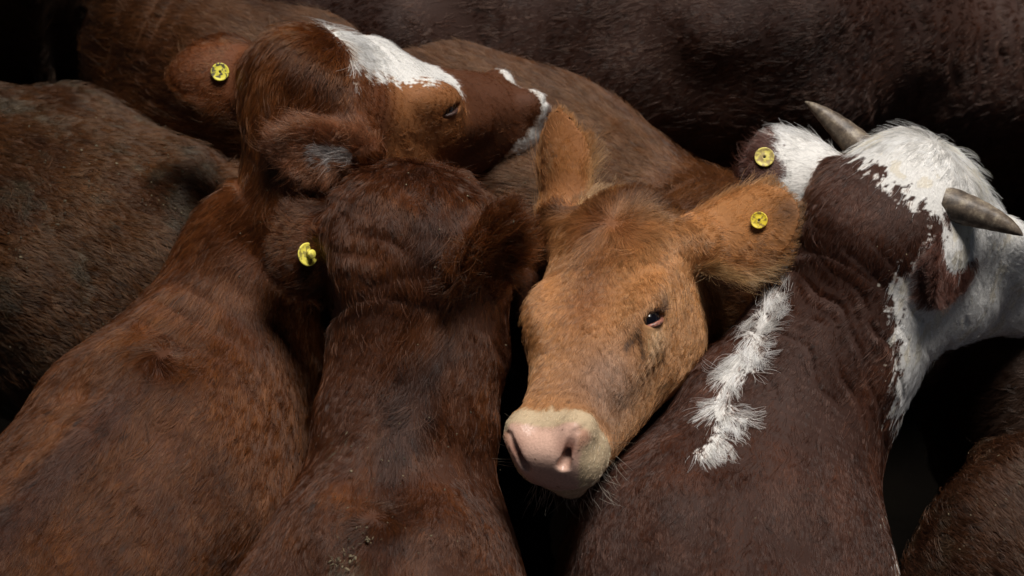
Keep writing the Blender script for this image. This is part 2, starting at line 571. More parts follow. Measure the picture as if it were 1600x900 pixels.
def cow_B():
    b = Body()
    W = P(592, 815, 1.20); Wc = W - UP * .30
    fw = unit(np.array([.13, 1, 0]))
    st = [(Wc - fw * 1.0, .20, .24, .26), (Wc - fw * .8, .25, .27, .30), (Wc - fw * .5, .28, .28, .33), (Wc - fw * .2, .265, .275, .33), (Wc + fw * .02, .205, .29, .33), (Wc + fw * .16 - UP * .0, .155, .24, .27)]
    b.add(Loft(st, UP, k=.10, cap=.12))
    rear_parts(b, Wc - fw * .98, fw, 0)
    sd_ = np.cross(fw, UP)
    for sg in (-1, 1):
        b.add(Ell(Wc - fw * .05 + sd_ * sg * .11 + UP * .0, (.12, .15, .22), k=.1))
    back_bones(b, W, fw)
    H = Frame(P(666, 316, 1.33), V(.30, -.16, .94), V(0, .8, -.35), .96, roll=0)
    b.info['H'] = H
    neck = [(Wc + fw * .05, .16, .25, .25), (P(632, 650, 1.11), .135, .15, .17), (P(660, 540, 1.155), .122, .13, .15), (H.o + [-.008, -.01, -.12], .100, .11, .12), (H.o + [.012, .075, -.14], .085, .085, .10)]
    b.add(Loft(neck, UP, k=.10, n=100, cap=.08))
    add_head(b, H, fine=False)
    b.add(Cone(H.w(0, -.03, -.06), P(664, 575, 1.16), .090, .080, k=.12))
    b.add(Ell(H.w(0, -.05, -.10), (.085, .07, .07), H.A, k=.10))
    eL = H.w(-.088, -.03, -.08)
    b.info['earL'] = b.add(Ear(eL, eL + V(-.15, -.035, .0), V(-.40, .15, 1.0), width=.070, cup=5, thick=.010))
    b.add(Cone(H.w(-.05, .0, -.06), eL + V(-.03, 0, 0), .045, .03, k=.03))
    eR = H.w(.082, -.02, -.055)
    b.info['earR'] = b.add(Ear(eR + V(-.010, -.085, -.015), eR + V(.065, .030, -.11), V(.6, .25, -.8), width=.058, cup=10, thick=.011, k=.03))
    add_legs(b, [(Wc - sd_ * .12)[:2], (Wc + sd_ * .12)[:2], (Wc - fw * .95 + sd_ * .13)[:2], (Wc - fw * .95 - sd_ * .13)[:2]])
    b.disp += [lumps(.20, .004, 62), (lambda q, nz=SinNoise(.055, 66), c=H.w(0, .03, -.02): nz(q) * .008 * near_pt(q, c, .09)), grooves(eL + V(.045, -.04, 0), .03, V(1, .1), .018, .003), grooves(P(760, 480, 1.15), (.05, .12, .12), V(1, .35), .035, .003)]
    b.info.update(fw=fw, W=W, Wc=Wc)
    return b

def cow_C():
    b = Body()
    # body behind, running from upper left down to the right
    a0 = P(262, 80, .93); a1 = P(1030, 405, .87)
    fw = unit((a1 - a0) * [1, 1, 0]); L = np.linalg.norm(a1 - a0)
    c = lambda t, dz=0: a0 + (a1 - a0) * t + UP * dz
    st = [(c(0, .02), .17, .20, .26), (c(.12, .02), .22, .23, .30), (c(.4, .0), .245, .25, .33), (c(.7), .235, .25, .33), (c(.9), .19, .22, .32), (c(1.02), .13, .16, .26)]
    b.add(Loft(st, UP, k=.10, cap=.10, e=2.5))
    rear_parts(b, c(0) + fw * .0, fw, 0, .18)
    sd_ = np.cross(fw, UP)
    H = Frame(P(960, 335, 1.27), V(-.295, -.70, -.66), V(-.52, .3, -1), 1.06, sy=.90)
    b.info['H'] = H
    neck = [(c(.93, -.02), .15, .18, .24), (P(1130, 400, .98), .12, .15, .17), (P(1095, 430, 1.06), .105, .14, .15), (H.w(.01, .02, -.15), .095, .11, .12), (H.w(0, .08, -.12), .09, .09, .10)]
    b.add(Loft(neck, [UP, UP, UP, H.z, H.z], k=.07, n=100, cap=.06))
    add_head(b, H)
    eR = H.w(-.095, .015, -.055)     # animal's left = picture right
    b.info['earL'] = b.add(Ear(eR, eR + V(.172, .052, -.07), V(.15, -.30, 1), width=.074, cup=4, thick=.010, k=.02, skew=0))
    b.add(Cone(H.w(-.06, .02, -.055), eR + V(.035, .0, 0), .045, .034, k=.03))
    eL = H.w(.088, -.005, -.055) + V(-.022, 0, 0)
    b.info['earR'] = b.add(Ear(eL, eL + V(-.002, .215, .02), V(.75, -.1, .85), width=.060, cup=5, thick=.011, k=.02))
    b.add(Cone(H.w(.055, .02, -.06), eL + V(0, .03, 0), .032, .027, k=.05))
    add_legs(b, [(c(.9) + sd_ * .10)[:2], (c(.9) - sd_ * .10)[:2], (c(0.03) + sd_ * .12)[:2], (c(0.03) - sd_ * .12)[:2]])
    b.disp += [lumps(.20, .004, 63), grooves(P(1135, 450, 1.05), .06, V(1, .1), .026, .004), grooves(eR, .03, V(1, -.2), .015, .003),
               grooves(H.w(-.09, .235, -.09), .025, H.y, .013, .0016)]
    b.info.update(fw=fw, c=c)
    return b

def cow_D():
    b = Body()
    W = P(1085, 745, 1.18); Wc = W - UP * .29
    W = P(1120, 745, 1.18); Wc = W - UP * .29
    fw = unit(np.array([.02, 1, 0]))
    st = [(Wc - fw * 1.0, .20, .24, .26), (Wc - fw * .8, .25, .27, .30), (Wc - fw * .5, .275, .28, .33), (Wc - fw * .2 + CR * .02, .26, .275, .33), (Wc + fw * .02 + CR * .03, .225, .29, .33), (Wc + fw * .18 + CR * .05, .16, .24, .27)]
    b.add(Loft(st, UP, k=.10, cap=.12))
    rear_parts(b, Wc - fw * .98, fw, 0)
    sd_ = np.cross(fw, UP)
    for sg in (-1, 1):
        b.add(Ell(Wc + sd_ * sg * .12 + CR * .03 + UP * .0, (.13, .15, .24), k=.1))
    back_bones(b, W + CR * .02, fw)
    H = Frame(P(1446, 262, 1.34), V(.64, -.22, .73), V(.51, .84, -.07), 1.08)
    b.info['H'] = H
    neck = [(Wc + fw * .05 + CR * .04, .17, .25, .25), (P(1262, 600, 1.08), .148, .17, .21), (P(1338, 490, 1.13), .122, .16, .21), (H.o + [-.035, -.01, -.135], .102, .12, .17), (H.o + [.02, .06, -.14], .08, .09, .12)]
    b.add(Loft(neck, UP, k=.10, n=100, cap=.08))
    add_head(b, H)
    b.add(Cone(H.w(.02, -.02, -.06), P(1356, 500, 1.16), .072, .085, k=.12))
    b.add(Ell(H.w(.015, -.06, -.13), (.075, .08, .08), H.A, k=.12))
    eL = H.w(-.098, -.01, -.07)
    b.info['earL'] = b.add(Ear(eL, eL + V(-.185, .018, -.02), V(0, -.2, 1), width=.086, cup=4, thick=.010, k=.02))
    b.add(Cone(H.w(-.05, .0, -.06), eL + V(-.03, .005, 0), .042, .032, k=.03))
    eR = H.w(.098, -.01, -.08) + V(-.018, .015, 0)
    b.info['earR'] = b.add(Ear(eR, eR + V(.0, -.11, -.04), V(.8, .1, -.6), width=.045, cup=9, thick=.010, k=.02))
    b.add(Cone(H.w(.05, .0, -.07), eR + V(0, -.02, -.01), .04, .03, k=.03))
    add_legs(b, [(Wc - sd_ * .12)[:2], (Wc + sd_ * .12)[:2], (Wc - fw * .95 + sd_ * .13)[:2], (Wc - fw * .95 - sd_ * .13)[:2]])
    b.disp += [lumps(.20, .004, 64), grooves(P(1310, 520, 1.12), (.11, .12, .12), V(.85, .53), .038, .0085, V(.5, -.85), 1.2, sharp=7),
               grooves(P(1425, 560, 1.05), .08, V(.9, .3), .045, .006), grooves(eL + V(.02, 0, 0), .03, V(1, -.1), .016, .003)]
    b.info.update(fw=fw, W=W, Wc=Wc)
    return b

def plain_cow(stations, ztop_up=UP, rump=None, fw=None, legs=(), neck=None, head=None, width=.22, shoulders=None, tail=True):
    b = Body()
    b.add(Loft(stations, UP, k=.10, cap=.13))
    if rump is not None: rear_parts(b, rump, fw, 0, width, tail)
    if shoulders is not None:
        s_ = np.cross(fw, UP)
        for sg in (-1, 1): b.add(Ell(shoulders + s_ * sg * .13, (.15, .15, .24), k=.1))
    if neck is not None: b.add(Loft(neck, UP, k=.08, n=24, cap=.07))
    if head is not None:
        b.info['H'] = head; add_head(b, head, fine=False)
    add_legs(b, legs)
    b.info.update(fw=fw)
    return b

def std_cow(rump, fw, L=1.0, s=1.0, head_dir=None, head_drop=-.1, tail=True):
    """a whole animal from its rump centre, facing fw; all but the back of it is out of the picture"""
    sd_ = np.cross(fw, UP)
    c = lambda t, dz=0: rump + fw * (L * t) + UP * dz
    st = [(c(0), .20 * s, .22 * s, .26 * s), (c(.18), .25 * s, .25 * s, .30 * s), (c(.5), .28 * s, .26 * s, .33 * s), (c(.8), .26 * s, .26 * s, .33 * s), (c(1.0), .2 * s, .26 * s, .33 * s), (c(1.12), .13 * s, .2 * s, .25 * s)]
    hd = fw if head_dir is None else head_dir
    neck = [(c(1.02, .02), .15, .22, .24), (c(1.15, .10), .12, .15, .18), (c(1.3, .2), .10, .11, .14), (c(1.4, .28), .09, .09, .11)]
    H = Frame(c(1.42, .36), hd + UP * head_drop * 5, UP, 1.1)
    b = plain_cow(st, rump=rump + fw * .02, fw=fw, legs=[(c(.95) - sd_ * .12)[:2], (c(.95) + sd_ * .12)[:2], (c(.04) + sd_ * .12)[:2], (c(.04) - sd_ * .12)[:2]],
                  neck=neck, head=H, shoulders=c(.95), tail=tail)
    for sg in (-1, 1):
        e = H.w(sg * .09, 0, -.06)
        b.add(Ear(e, e + H.v(sg * .15, -.05, 0), H.v(0, -1, -.3), width=.055, cup=4))
    return b

def cow_E():      # muddy rump at the left
    return std_cow(P(278, 428, .88), unit(np.array([-1, .23, 0])), s=1.04)
def cow_G():      # big dark animal at the top right, neck to the right
    a0 = P(700, -175, .98); a1 = P(1330, 95, .95)
    fw = unit(np.array([1, -.02, 0]))
    a0 = P(1290, 45, .98) - fw * 1.02; sd_ = np.cross(fw, UP)
    c = lambda t, dz=0: a0 + fw * (1.02 * t) + UP * dz
    st = [(c(0), .21, .24, .28), (c(.18), .26, .28, .32), (c(.5), .29, .29, .36), (c(.8), .27, .29, .36), (c(1.0), .21, .28, .35), (c(1.12), .15, .2, .28)]
    neck = [(c(1.0, .0), .17, .22, .28), (c(1.2, -.09), .15, .19, .42), (c(1.4, -.09), .135, .17, .40), (c(1.55, -.02), .10, .13, .15)]
    H = Frame(c(1.6, .16), np.array([.8, -.1, -.5]), UP, 1.1)
    b = plain_cow(st, rump=c(.02), fw=fw, legs=[(c(.95) - sd_ * .12)[:2], (c(.95) + sd_ * .12)[:2], (c(.04) + sd_ * .12)[:2], (c(.04) - sd_ * .12)[:2]],
                  neck=neck, head=H, shoulders=c(.93))
    b.disp += [lumps(.25, .008, 65), grooves(c(1.35, .0), (.25, .4, .3), CR, .04, .007, UP, .35)]
    b.info['c'] = c
    return b
def cow_H():      # rump at the bottom right
    return std_cow(P(1600, 857, .88), unit(np.array([.55, -1, 0])), s=1.03)
def cow_I():      # dim animal under the white jaw
    return std_cow(P(1545, 590, .70), unit(np.array([1, .12, 0])), s=.92, tail=False)
def cow_J():      # dim animal at the top left
    return std_cow(P(40, -40, .88), unit(np.array([-.25, 1, 0])), s=.95)
def cow_K():      # dark animal beyond, at the top right edge
    return std_cow(P(1500, -170, .95), unit(np.array([1, .1, 0])), s=.95)
# ------------------------------------------------------------------ growing the coats
def sm(x, a, b):
    t = np.clip((x - a) / (b - a), 0, 1)
    return t * t * (3 - 2 * t)

from mathutils.bvhtree import BVHTree

def make_bvh(Vv, Q):
    return BVHTree.FromPolygons([tuple(v) for v in Vv.tolist()], [tuple(q) for q in Q.tolist()])

def hit(bvh, px, py):
    d = unit(CF + CR * (px - 800) * K - CU * (py - 450) * K)
    loc, n, i, _ = bvh.ray_cast(Vector(CAM), Vector(d))
    if loc is None: return None, None
    return np.array(loc), np.array(n)

NB = [SinNoise(.05, 11), SinNoise(.05, 12), SinNoise(.05, 13)]
NF = [SinNoise(.016, 21), SinNoise(.016, 22), SinNoise(.016, 23)]
NV = SinNoise(.012, 31); NW = SinNoise(.045, 32); NX = SinNoise(.16, 33)

EYES = [CAM, CAM + CR * .8, CAM - CR * .8, CAM + CU * .5]

def grow(b, Vv, Q, N, spec, blockers, name='coat'):
    """spec(q, n) -> dict of per-root arrays: flow(3), length, lift, dens(0..1), wild, col(3), rad"""
    dens = spec['density']
    p = Vv[Q]                                    # faces x 4 x 3
    c = p.mean(1)
    area = np.linalg.norm(np.cross(p[:, 2] - p[:, 0], p[:, 3] - p[:, 1]), axis=1) * .5
    fn = unit(N[Q].mean(1))
    px, py = project(c)
    tocam = unit(CAM - c)
    face = (fn * tocam).sum(1)
    m = (px > -330) & (px < 1930) & (py > -200) & (py < 1120) & (face > -.35) & (c[:, 2] > .25)
    idx = np.where(m)[0]
    w = area[idx] * dens
    w *= spec['local'](c[idx], fn[idx])
    cnt = rng.poisson(w)
    fi = np.repeat(idx, cnt)
    u = rng.random((len(fi), 1)); v = rng.random((len(fi), 1))
    bl = lambda A: (A[fi, 0] * (1 - u) + A[fi, 1] * u) * (1 - v) + (A[fi, 3] * (1 - u) + A[fi, 2] * u) * v
    root = bl(p); nor = unit(bl(N[Q]))
    # guides: clumps
    ng = max(1, min(len(fi), int(len(fi) / spec.get('clump', 14)) + 10))
    gi = rng.choice(len(fi), ng, replace=False)
    kd = KDTree(ng)
    for j, g in enumerate(root[gi].tolist()): kd.insert(g, j)
    kd.balance()
    near = np.array([kd.find(r_)[1] for r_ in root.tolist()])
    # drop tufts that nothing around the viewpoint can see
    vis = np.zeros(ng, bool)
    gp = root[gi] + nor[gi] * .012
    for e in EYES:
        todo = np.where(~vis)[0]
        dd = unit(e - gp[todo])
        for j, o_, d_ in zip(todo.tolist(), gp[todo].tolist(), dd.tolist()):
            h = False
            for bv in blockers:
                if bv.ray_cast(o_, d_, 4.5)[0] is not None: h = True; break
            if not h: vis[j] = True
    k = vis[near]
    root = root[k]; nor = nor[k]; near = near[k]; n = len(root)
    A = spec['look'](root, nor)
    def path(r_, n_, A, steps, rough):
        fl = A['flow']; fl = fl - (fl * n_).sum(1, keepdims=True) * n_
        fl = unit(fl + 1e-5)
        wild = A['wild'][:, None]
        nz = np.stack([f(r_) for f in NB], 1) * .28 + np.stack([f(r_) for f in NF], 1) * .22
        d0 = fl + nz * wild + rng.normal(size=fl.shape) * rough * (.35 + .65 * wild)
        d0 = d0 - (d0 * n_).sum(1, keepdims=True) * n_
        d0 = unit(d0)
        side = np.cross(n_, d0)
        curl = (rng.normal(size=(len(r_), 1)) * .35 * rough * 2 + np.stack([NF[0](r_ + .3)], 1) * .5) * wild
        out = [r_ - n_ * .001]
        L = A['length'][:, None]
        lift = A['lift'][:, None]
        cur = out[0]
        for s_ in range(steps):
            t = (s_ + .5) / steps
            dd = d0 + n_ * (lift * (1.25 - 1.5 * t)) + side * curl * (t * 1.6 - .2)
            cur = cur + unit(dd) * (L / steps)
            out.append(cur)
        return np.stack(out, 1)
    steps = spec.get('steps', 4)
    own = path(root, nor, A, steps, .30)
    # each clump's guide: the same path law at the clump centre
    gids, first = np.unique(near, return_index=True)
    gpath = own[first]; lut = np.zeros(ng, int); lut[gids] = np.arange(len(gids))
    g = gpath[lut[near]]
    t = np.linspace(0, 1, steps + 1)[None, :, None]
    amt = A.get('clump', np.full(n, .65))[:, None, None] * rng.uniform(.5, 1.0, (n, 1, 1))
    tgt_ = g
    own = own + (tgt_ - own) * (t ** 1.5) * amt * np.minimum(1, (A['length'][:, None, None] / np.maximum(np.linalg.norm(own[:, :1] - g[:, :1], axis=2, keepdims=True) * 1.2, .002)))
    gb = rng.normal(size=len(gids))[lut[near]]
    col = A['col'] * np.clip(1 + .24 * gb + .17 * rng.normal(size=n) + .7 * (rng.random(n) < .035), .3, 2.6)[:, None]  # random strand tone, plus a few strands brightened as painted glints
    col = col * np.clip(1 + spec.get('mottle', .13) * (NW(root) + .8 * NX(root)), .5, 1.6)[:, None]
    col = np.clip(col, .001, .9)
    rad = A['rad'] * rng.uniform(.75, 1.25, n)
    return own, col, rad

def curves_object(name, sets, mat, parent):
    """sets: list of (points[n,k,3], col[n,3], rad[n])"""
    hc = bpy.data.hair_curves.new(name)
    sizes = []
    for pts, col, rad in sets: sizes += [pts.shape[1]] * len(pts)
    hc.add_curves(sizes)
    pos = np.concatenate([s_[0].reshape(-1, 3) for s_ in sets]).astype(np.float32)
    hc.attributes['position'].data.foreach_set('vector', pos.ravel())
    rr = []
    for pts, col, rad in sets:
        k = pts.shape[1]
        tp = np.linspace(1, .25, k) ** .8
        rr.append((rad[:, None] * tp[None]).ravel())
    ra = hc.attributes.get('radius') or hc.attributes.new('radius', 'FLOAT', 'POINT')
    ra.data.foreach_set('value', np.concatenate(rr).astype(np.float32))
    ca = hc.attributes.new('col', 'FLOAT_COLOR', 'CURVE')
    cc = np.concatenate([s_[1] for s_ in sets]).astype(np.float32)
    ca.data.foreach_set('color', np.hstack([cc, np.ones((len(cc), 1), np.float32)]).ravel())
    hc.materials.append(mat)
    ob = bpy.data.objects.new(name, hc)
    scene.collection.objects.link(ob)
    put_under(ob, parent)
    return ob

def paint(ob, col, wet=None):
    me = ob.data
    a = me.color_attributes.new('col', 'FLOAT_COLOR', 'POINT')
    n = len(me.vertices)
    a.data.foreach_set('color', np.hstack([col, np.ones((n, 1))]).astype(np.float32).ravel())
    w = me.attributes.new('wet', 'FLOAT', 'POINT')
    w.data.foreach_set('value', (np.zeros(n) if wet is None else wet).astype(np.float32))
# ------------------------------------------------------------------ what each coat looks like
def base_look(b, q, n, body_len=.020):
    lofts = [p for p in b.pr if isinstance(p, Loft)]
    H = b.info.get('H')
    N_ = len(q)
    q32 = q.astype(np.float32)
    fs = []; Ts = []
    trunk = [lofts[0]] + ([lofts[1]] if len(lofts) > 1 else [])
    for L in trunk:
        i, t = L.nearest(q32)
        fs.append(L.f(q32)); Ts.append(L.T[i] * (1 - t[:, None]) + L.T[np.minimum(i + 1, len(L.T) - 1)] * t[:, None])
    w = [np.exp(-np.maximum(f, -.05) / .02) for f in fs]
    T = sum(wi[:, None] * Ti for wi, Ti in zip(w, Ts)) / sum(w)[:, None]
    flow = -T - UP * .35
    A = dict(flow=flow, length=np.full(N_, body_len), lift=np.full(N_, .17), wild=np.full(N_, .27), rad=np.full(N_, .00034), col=np.zeros((N_, 3)), clump=np.full(N_, .55))
    A['hl'] = None; A['ear'] = []; A['head'] = np.zeros(N_)
    if H is not None:
        hl = H.loc(q); A['hl'] = hl
        hd = np.sqrt(np.maximum(0, np.abs(hl[:, 0]) - .16) ** 2 + np.maximum(0, np.abs(hl[:, 1] - .24) - .28) ** 2 + np.maximum(0, np.abs(hl[:, 2] + .1) - .17) ** 2)
        hm = (hd < .01) * sm(hl[:, 1], -.03, .03) * sm(hl[:, 2] + hl[:, 1] * 1.2, -.24, -.16)
        A['head'] = hm
        ff = H.y[None] * .8 + H.x[None] * (hl[:, :1] * 5) - H.z[None] * .2
        A['flow'] = A['flow'] * (1 - hm[:, None]) + ff * hm[:, None]
        A['length'] = A['length'] * (1 - hm) + .0085 * hm
        A['wild'] = A['wild'] * (1 - hm) + .45 * hm
        A['lift'] = A['lift'] * (1 - hm) + .22 * hm
        A['rad'] = A['rad'] * (1 - hm) + .00023 * hm
    for nm in ('earL', 'earR'):
        e = b.info.get(nm)
        if e is None: continue
        u, v, w_ = e.loc(q32)
        m = (np.abs(e.f(q32)) < .012) & (u > .06) & (u < 1.25)
        inside = m & ((n @ e.n) > .15)
        edge = np.clip(np.abs(v) / (e.W * e.prof(u)), 0, 1)
        A[nm] = dict(m=m, inside=inside, u=u, v=v, edge=edge)
        ef = e.u[None] * 1.0 + e.v[None] * (v / e.W * 1.1)[:, None]
        A['flow'][m] = ef[m]
        A['length'][m] = (.012 + .016 * sm(edge, .6, 1.0))[m]
        A['length'][inside] = .026
        A['wild'][m] = .6; A['wild'][inside] = .9
        A['lift'][inside] = .55; A['rad'][m] = .00025
        A['head'][m] = 0
    return A


def whorl(A, q, n, p, s, length=.03, k=1.0, swirl=.35):
    w = near_pt(q, p, s)
    d = q - p
    rd = unit(d - (d * n).sum(1, keepdims=True) * n + 1e-6)
    sw = np.cross(n, rd) * swirl
    ww = np.clip(w * 1.6 * k, 0, 1)[:, None]
    A['flow'] = unit(A['flow']) * (1 - ww) + (rd + sw) * ww
    A['length'] = A['length'] * (1 - ww[:, 0]) + length * ww[:, 0]

def mixc(a, b_, t): return a * (1 - t[:, None]) + np.asarray(b_)[None] * t[:, None]

def fin(A, N_):
    for k in ('length', 'lift', 'wild', 'rad'): A[k] = np.maximum(A[k], 1e-5)
    return A

def poly_dist(q, pts):
    d = np.full(len(q), 9.0)
    for a, c_ in zip(pts[:-1], pts[1:]):
        ab = c_ - a; t = np.clip(((q - a) @ ab) / (ab @ ab), 0, 1)
        d = np.minimum(d, np.linalg.norm(q - a - t[:, None] * ab, axis=1))
    return d

RB = np.array([.092, .0275, .0075])      # red brown
DB = np.array([.056, .0175, .0065])      # darker red brown
LB = np.array([.30, .12, .040])       # light brown face
TAN = np.array([.41, .185, .068])
WHT = np.array([.82, .80, .765])
DK = np.array([.041, .0140, .0075])     # dark chocolate
NZ1 = SinNoise(.03, 41); NZ2 = SinNoise(.009, 42); NZ3 = SinNoise(.09, 43); NZ4 = SinNoise(.3, 44)

def rag(q, a=.006, c=.012): return NZ2(q) * a + NZ1(q) * c

def look_A(b):
    H = b.info['H']; W = b.info['W']
    def f(q, n):
        A = base_look(b, q, n); hl = A['hl']; N_ = len(q)
        whorl(A, q, n, W, .022, .024, k=.8, swirl=1.3)
        tail = np.abs(((q - W) @ np.cross(b.info['fw'], UP))) < .06
        col = np.tile(RB, (N_, 1))
        col = mixc(col, RB * [.55, .5, .5], sm(NZ3(q) + NZ4(q), .2, 1.6) * .6)
        col = mixc(col, RB * [2.1, 2.2, 2.0], np.exp(-(((q - W) @ unit(np.cross(b.info['fw'], UP)) + .075) / .04) ** 2) * sm(NZ3(q) + 1.2, 0, 1.5) * .55)  # sheen along the ridge painted in as a lighter orange strip beside the spine
        # dark line down the spine
        sp = np.abs((q - W) @ unit(np.cross(b.info['fw'], UP)))
        ln = ((q - W) @ b.info['fw'])
        col = mixc(col, [.05, .018, .011], (1 - sm(sp, .012, .045)) * sm(-ln, .03, .12) * .75)
        A['length'] += .012 * (1 - sm(sp, .02, .09)) * (A['head'] < .3) * sm(ln, -.35, .0)
        h = A['head'] > .3
        hx, hy, hz = hl.T
        # face: lighter round the eye and cheek, brown bridge, dark tuft
        fc = mixc(np.tile(RB * 1.25, (N_, 1)), LB, sm(hy, .05, .10) * (1 - sm(hy, .19, .30)) * .9)
        fc = mixc(fc, RB * .95, sm(hy, .25, .29))
        r_ = rag(q, .006, .010)
        ax = np.abs(hx + .012) + r_
        bl = (hy > -.004 + r_) & (hy < .265 + .3 * r_) & (ax < .086 - .22 * np.maximum(0, hy - .17)) & (hz > -.09)
        hole = poly_dist(q, b.info['mark']) < .0055
        bl &= ~hole
        mz = (hy > .432 + r_ * .4 - .03 * sm(-hz, .06, .12)) & (hy < .458)
        mz2 = hy >= .458
        fc[bl | mz] = WHT
        fc[mz2] = [.32, .22, .19]
        col[h] = fc[h]
        tuft = near_pt(q, H.w(0, .0, -.01), .045)
        A['length'] = A['length'] * (1 - tuft) + .038 * tuft
        A['wild'] = A['wild'] * (1 - tuft) + 1.1 * tuft
        A['lift'] = A['lift'] + .3 * tuft
        nb = sm(NZ2(q), .6, 1.2)
        for nm in ('earL', 'earR'):
            e = A[nm]; m = e['m']
            ec = mixc(np.tile(RB * 1.7, (N_, 1)), RB * .35, sm(e['edge'], .65, .95) * .7 + sm(e['u'], .8, 1.0) * .3)
            ec = mixc(ec, RB * 1.6, nb * .3)
            if nm == 'earR':
                ins = e['inside']
                ec[ins] = mixc(ec, [.30, .12, .06], np.full(N_, .6))[ins]
                wh = ins & (np.abs(e['v'] - .008 + NZ1(q) * .006) < .009) & (e['u'] < .7)
                ec[wh] = [.55, .5, .48]
            col[m] = ec[m]
        A['col'] = col
        return fin(A, N_)
    return f

def look_B(b):
    H = b.info['H']; W = b.info['W']
    def f(q, n):
        A = base_look(b, q, n, .016); hl = A['hl']; N_ = len(q)
        whorl(A, q, n, W + CR * -.01, .020, .024, k=.7, swirl=-1.4)
        whorl(A, q, n, P(655, 640, 1.27), .035, .026, k=.6)
        col = np.tile(DB * 1.1, (N_, 1))
        px, py = project(q)
        sp = poly_dist(q, b.info.get('ridge', [W, W + b.info['fw'] * .3]))
        dark = (1 - sm(sp + NZ1(q) * .008, .008, .045))
        col = mixc(col, [.022, .008, .005], dark * .7)
        col = mixc(col, RB * 1.25, sm(NZ3(q + 3) , .3, 1.4) * .5)
        mud = near_pt(q, W + CR * -.035 - np.array([0, .10, .02]), .035) + near_pt(q, W + np.array([-.06, .14, -.03]), .03) * .5
        col = mixc(col, [.085, .065, .04], sm(mud + .25 * NZ2(q), .45, .8) * .8)
        A['length'] += .014 * (1 - sm(sp, .02, .08)) * (A['head'] < .3)
        h = A['head'] > .3
        col[h] = mixc(np.tile(DB * 1.3, (N_, 1)), RB * 1.5, sm(NZ1(q) + NZ2(q) * .4, .2, 1.6) * .6)[h]
        tuft = np.clip(near_pt(q, H.w(0, .01, -.01), .075) * 1.3, 0, 1)
        A['length'] = A['length'] * (1 - tuft) + .036 * tuft
        A['wild'] = A['wild'] * (1 - tuft) + 1.3 * tuft
        A['lift'] = A['lift'] + .35 * tuft
        for nm in ('earL', 'earR'):
            e = A[nm]; m = e['m']
            ec = mixc(np.tile(RB * 1.05, (N_, 1)), DB * .45, sm(e['edge'], .7, .98) * .7 + sm(e['u'], .8, 1.0) * .6)
            A['length'][m] = (A['length'] * 1.4)[m]
            if nm == 'earR':
                ins = e['inside']; A['length'][m] = .040; A['wild'][m] = 1.7; A['lift'][m] = .7; A['clump'][m] = .9
                ec = mixc(ec, RB * 2.2, sm(NZ2(q), 0, 1.4) * .6)
            col[m] = ec[m]
        A['col'] = col
        return fin(A, N_)
    return f

def look_C(b):
    H = b.info['H']
    wp = H.w(-.004, .028, .0)
    def f(q, n):
        A = base_look(b, q, n, .019); hl = A['hl']; N_ = len(q)
        hx, hy, hz = hl.T
        h = A['head'] > .3
        col = np.tile(np.array([.098, .037, .0125]), (N_, 1))
        col = mixc(col, [.060, .021, .008], sm(NZ3(q), 0, 1.2) * .6)
        fc = mixc(np.tile(TAN, (N_, 1)), [.20, .070, .025], np.exp(-(hx / .045) ** 2) * (1 - sm(hy, .16, .34)) * .85)
        fc = mixc(fc, [.27, .12, .048], sm(NZ1(q) * .3 + NZ3(q), .0, 1.3) * .3)
        side = near_pt(q, H.w(-.05, .33, -.06), .05)           # greyer patch beside the nose
        fc = mixc(fc, [.21, .12, .08], np.clip(side * 1.2, 0, 1) * .8)
        mk = b.info['marks']
        ey = near_pt(q, mk['pale'], .017)
        fc = mixc(fc, [.60, .38, .20], np.clip(ey * 1.3, 0, 1) * .7)
        fc = mixc(fc, [.035, .02, .016], (1 - sm(poly_dist(q, mk['tear']) + NZ2(q) * .001, .003, .0075)) * .85)
        fc = mixc(fc, [.035, .02, .016], (1 - sm(poly_dist(q, mk['tear2']) + NZ2(q) * .001, .0015, .005)) * .75)
        br = near_pt(q, mk['brow'], .010)
        fc = mixc(fc, [.06, .03, .018], np.clip(br * 1.4, 0, 1) * .8)
        mz = sm(hy + rag(q, .003, .004), .408, .420)
        fc = mixc(fc, [.62, .47, .30], mz)
        fc = mixc(fc, [.50, .27, .18], sm(hy, .445, .458) * sm(hz, -.062, -.045))
        col = mixc(col, [0, 0, 0], A['head']) + fc * A['head'][:, None]
        A['length'] = np.where(hy > .41, .0045, A['length'] * 1.4) * 1.0
        whorl(A, q, n, wp, .05, .032, swirl=.1)
        A['rad'][h] = .00026
        A['wild'][h] = .35
        bk = (hy < .03) & (hl[:, 2] > -.1) & (np.abs(hx) < .12)
        for nm in ('earL', 'earR'):
            e = A[nm]; m = e['m']
            ec = mixc(np.tile(np.array([.42, .18, .060]), (N_, 1)), [.10, .045, .02], near_pt(q, b.info['earL'].base + (b.info['earL'].tip - b.info['earL'].base) * .93 + b.info['earL'].v * .0, .020) * .9)
            ec = mixc(ec, [.60, .40, .20], sm(e['edge'], .8, 1.0) * (e['v'] * (1 if b.info['earL'].v @ CU < 0 else -1) > 0) * .8)
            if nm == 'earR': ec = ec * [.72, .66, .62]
            A['length'][m] = (.014 + .028 * sm(e['edge'], .6, 1.0))[m]
            col[m] = ec[m]
        A['col'] = col
        return fin(A, N_)
    return f

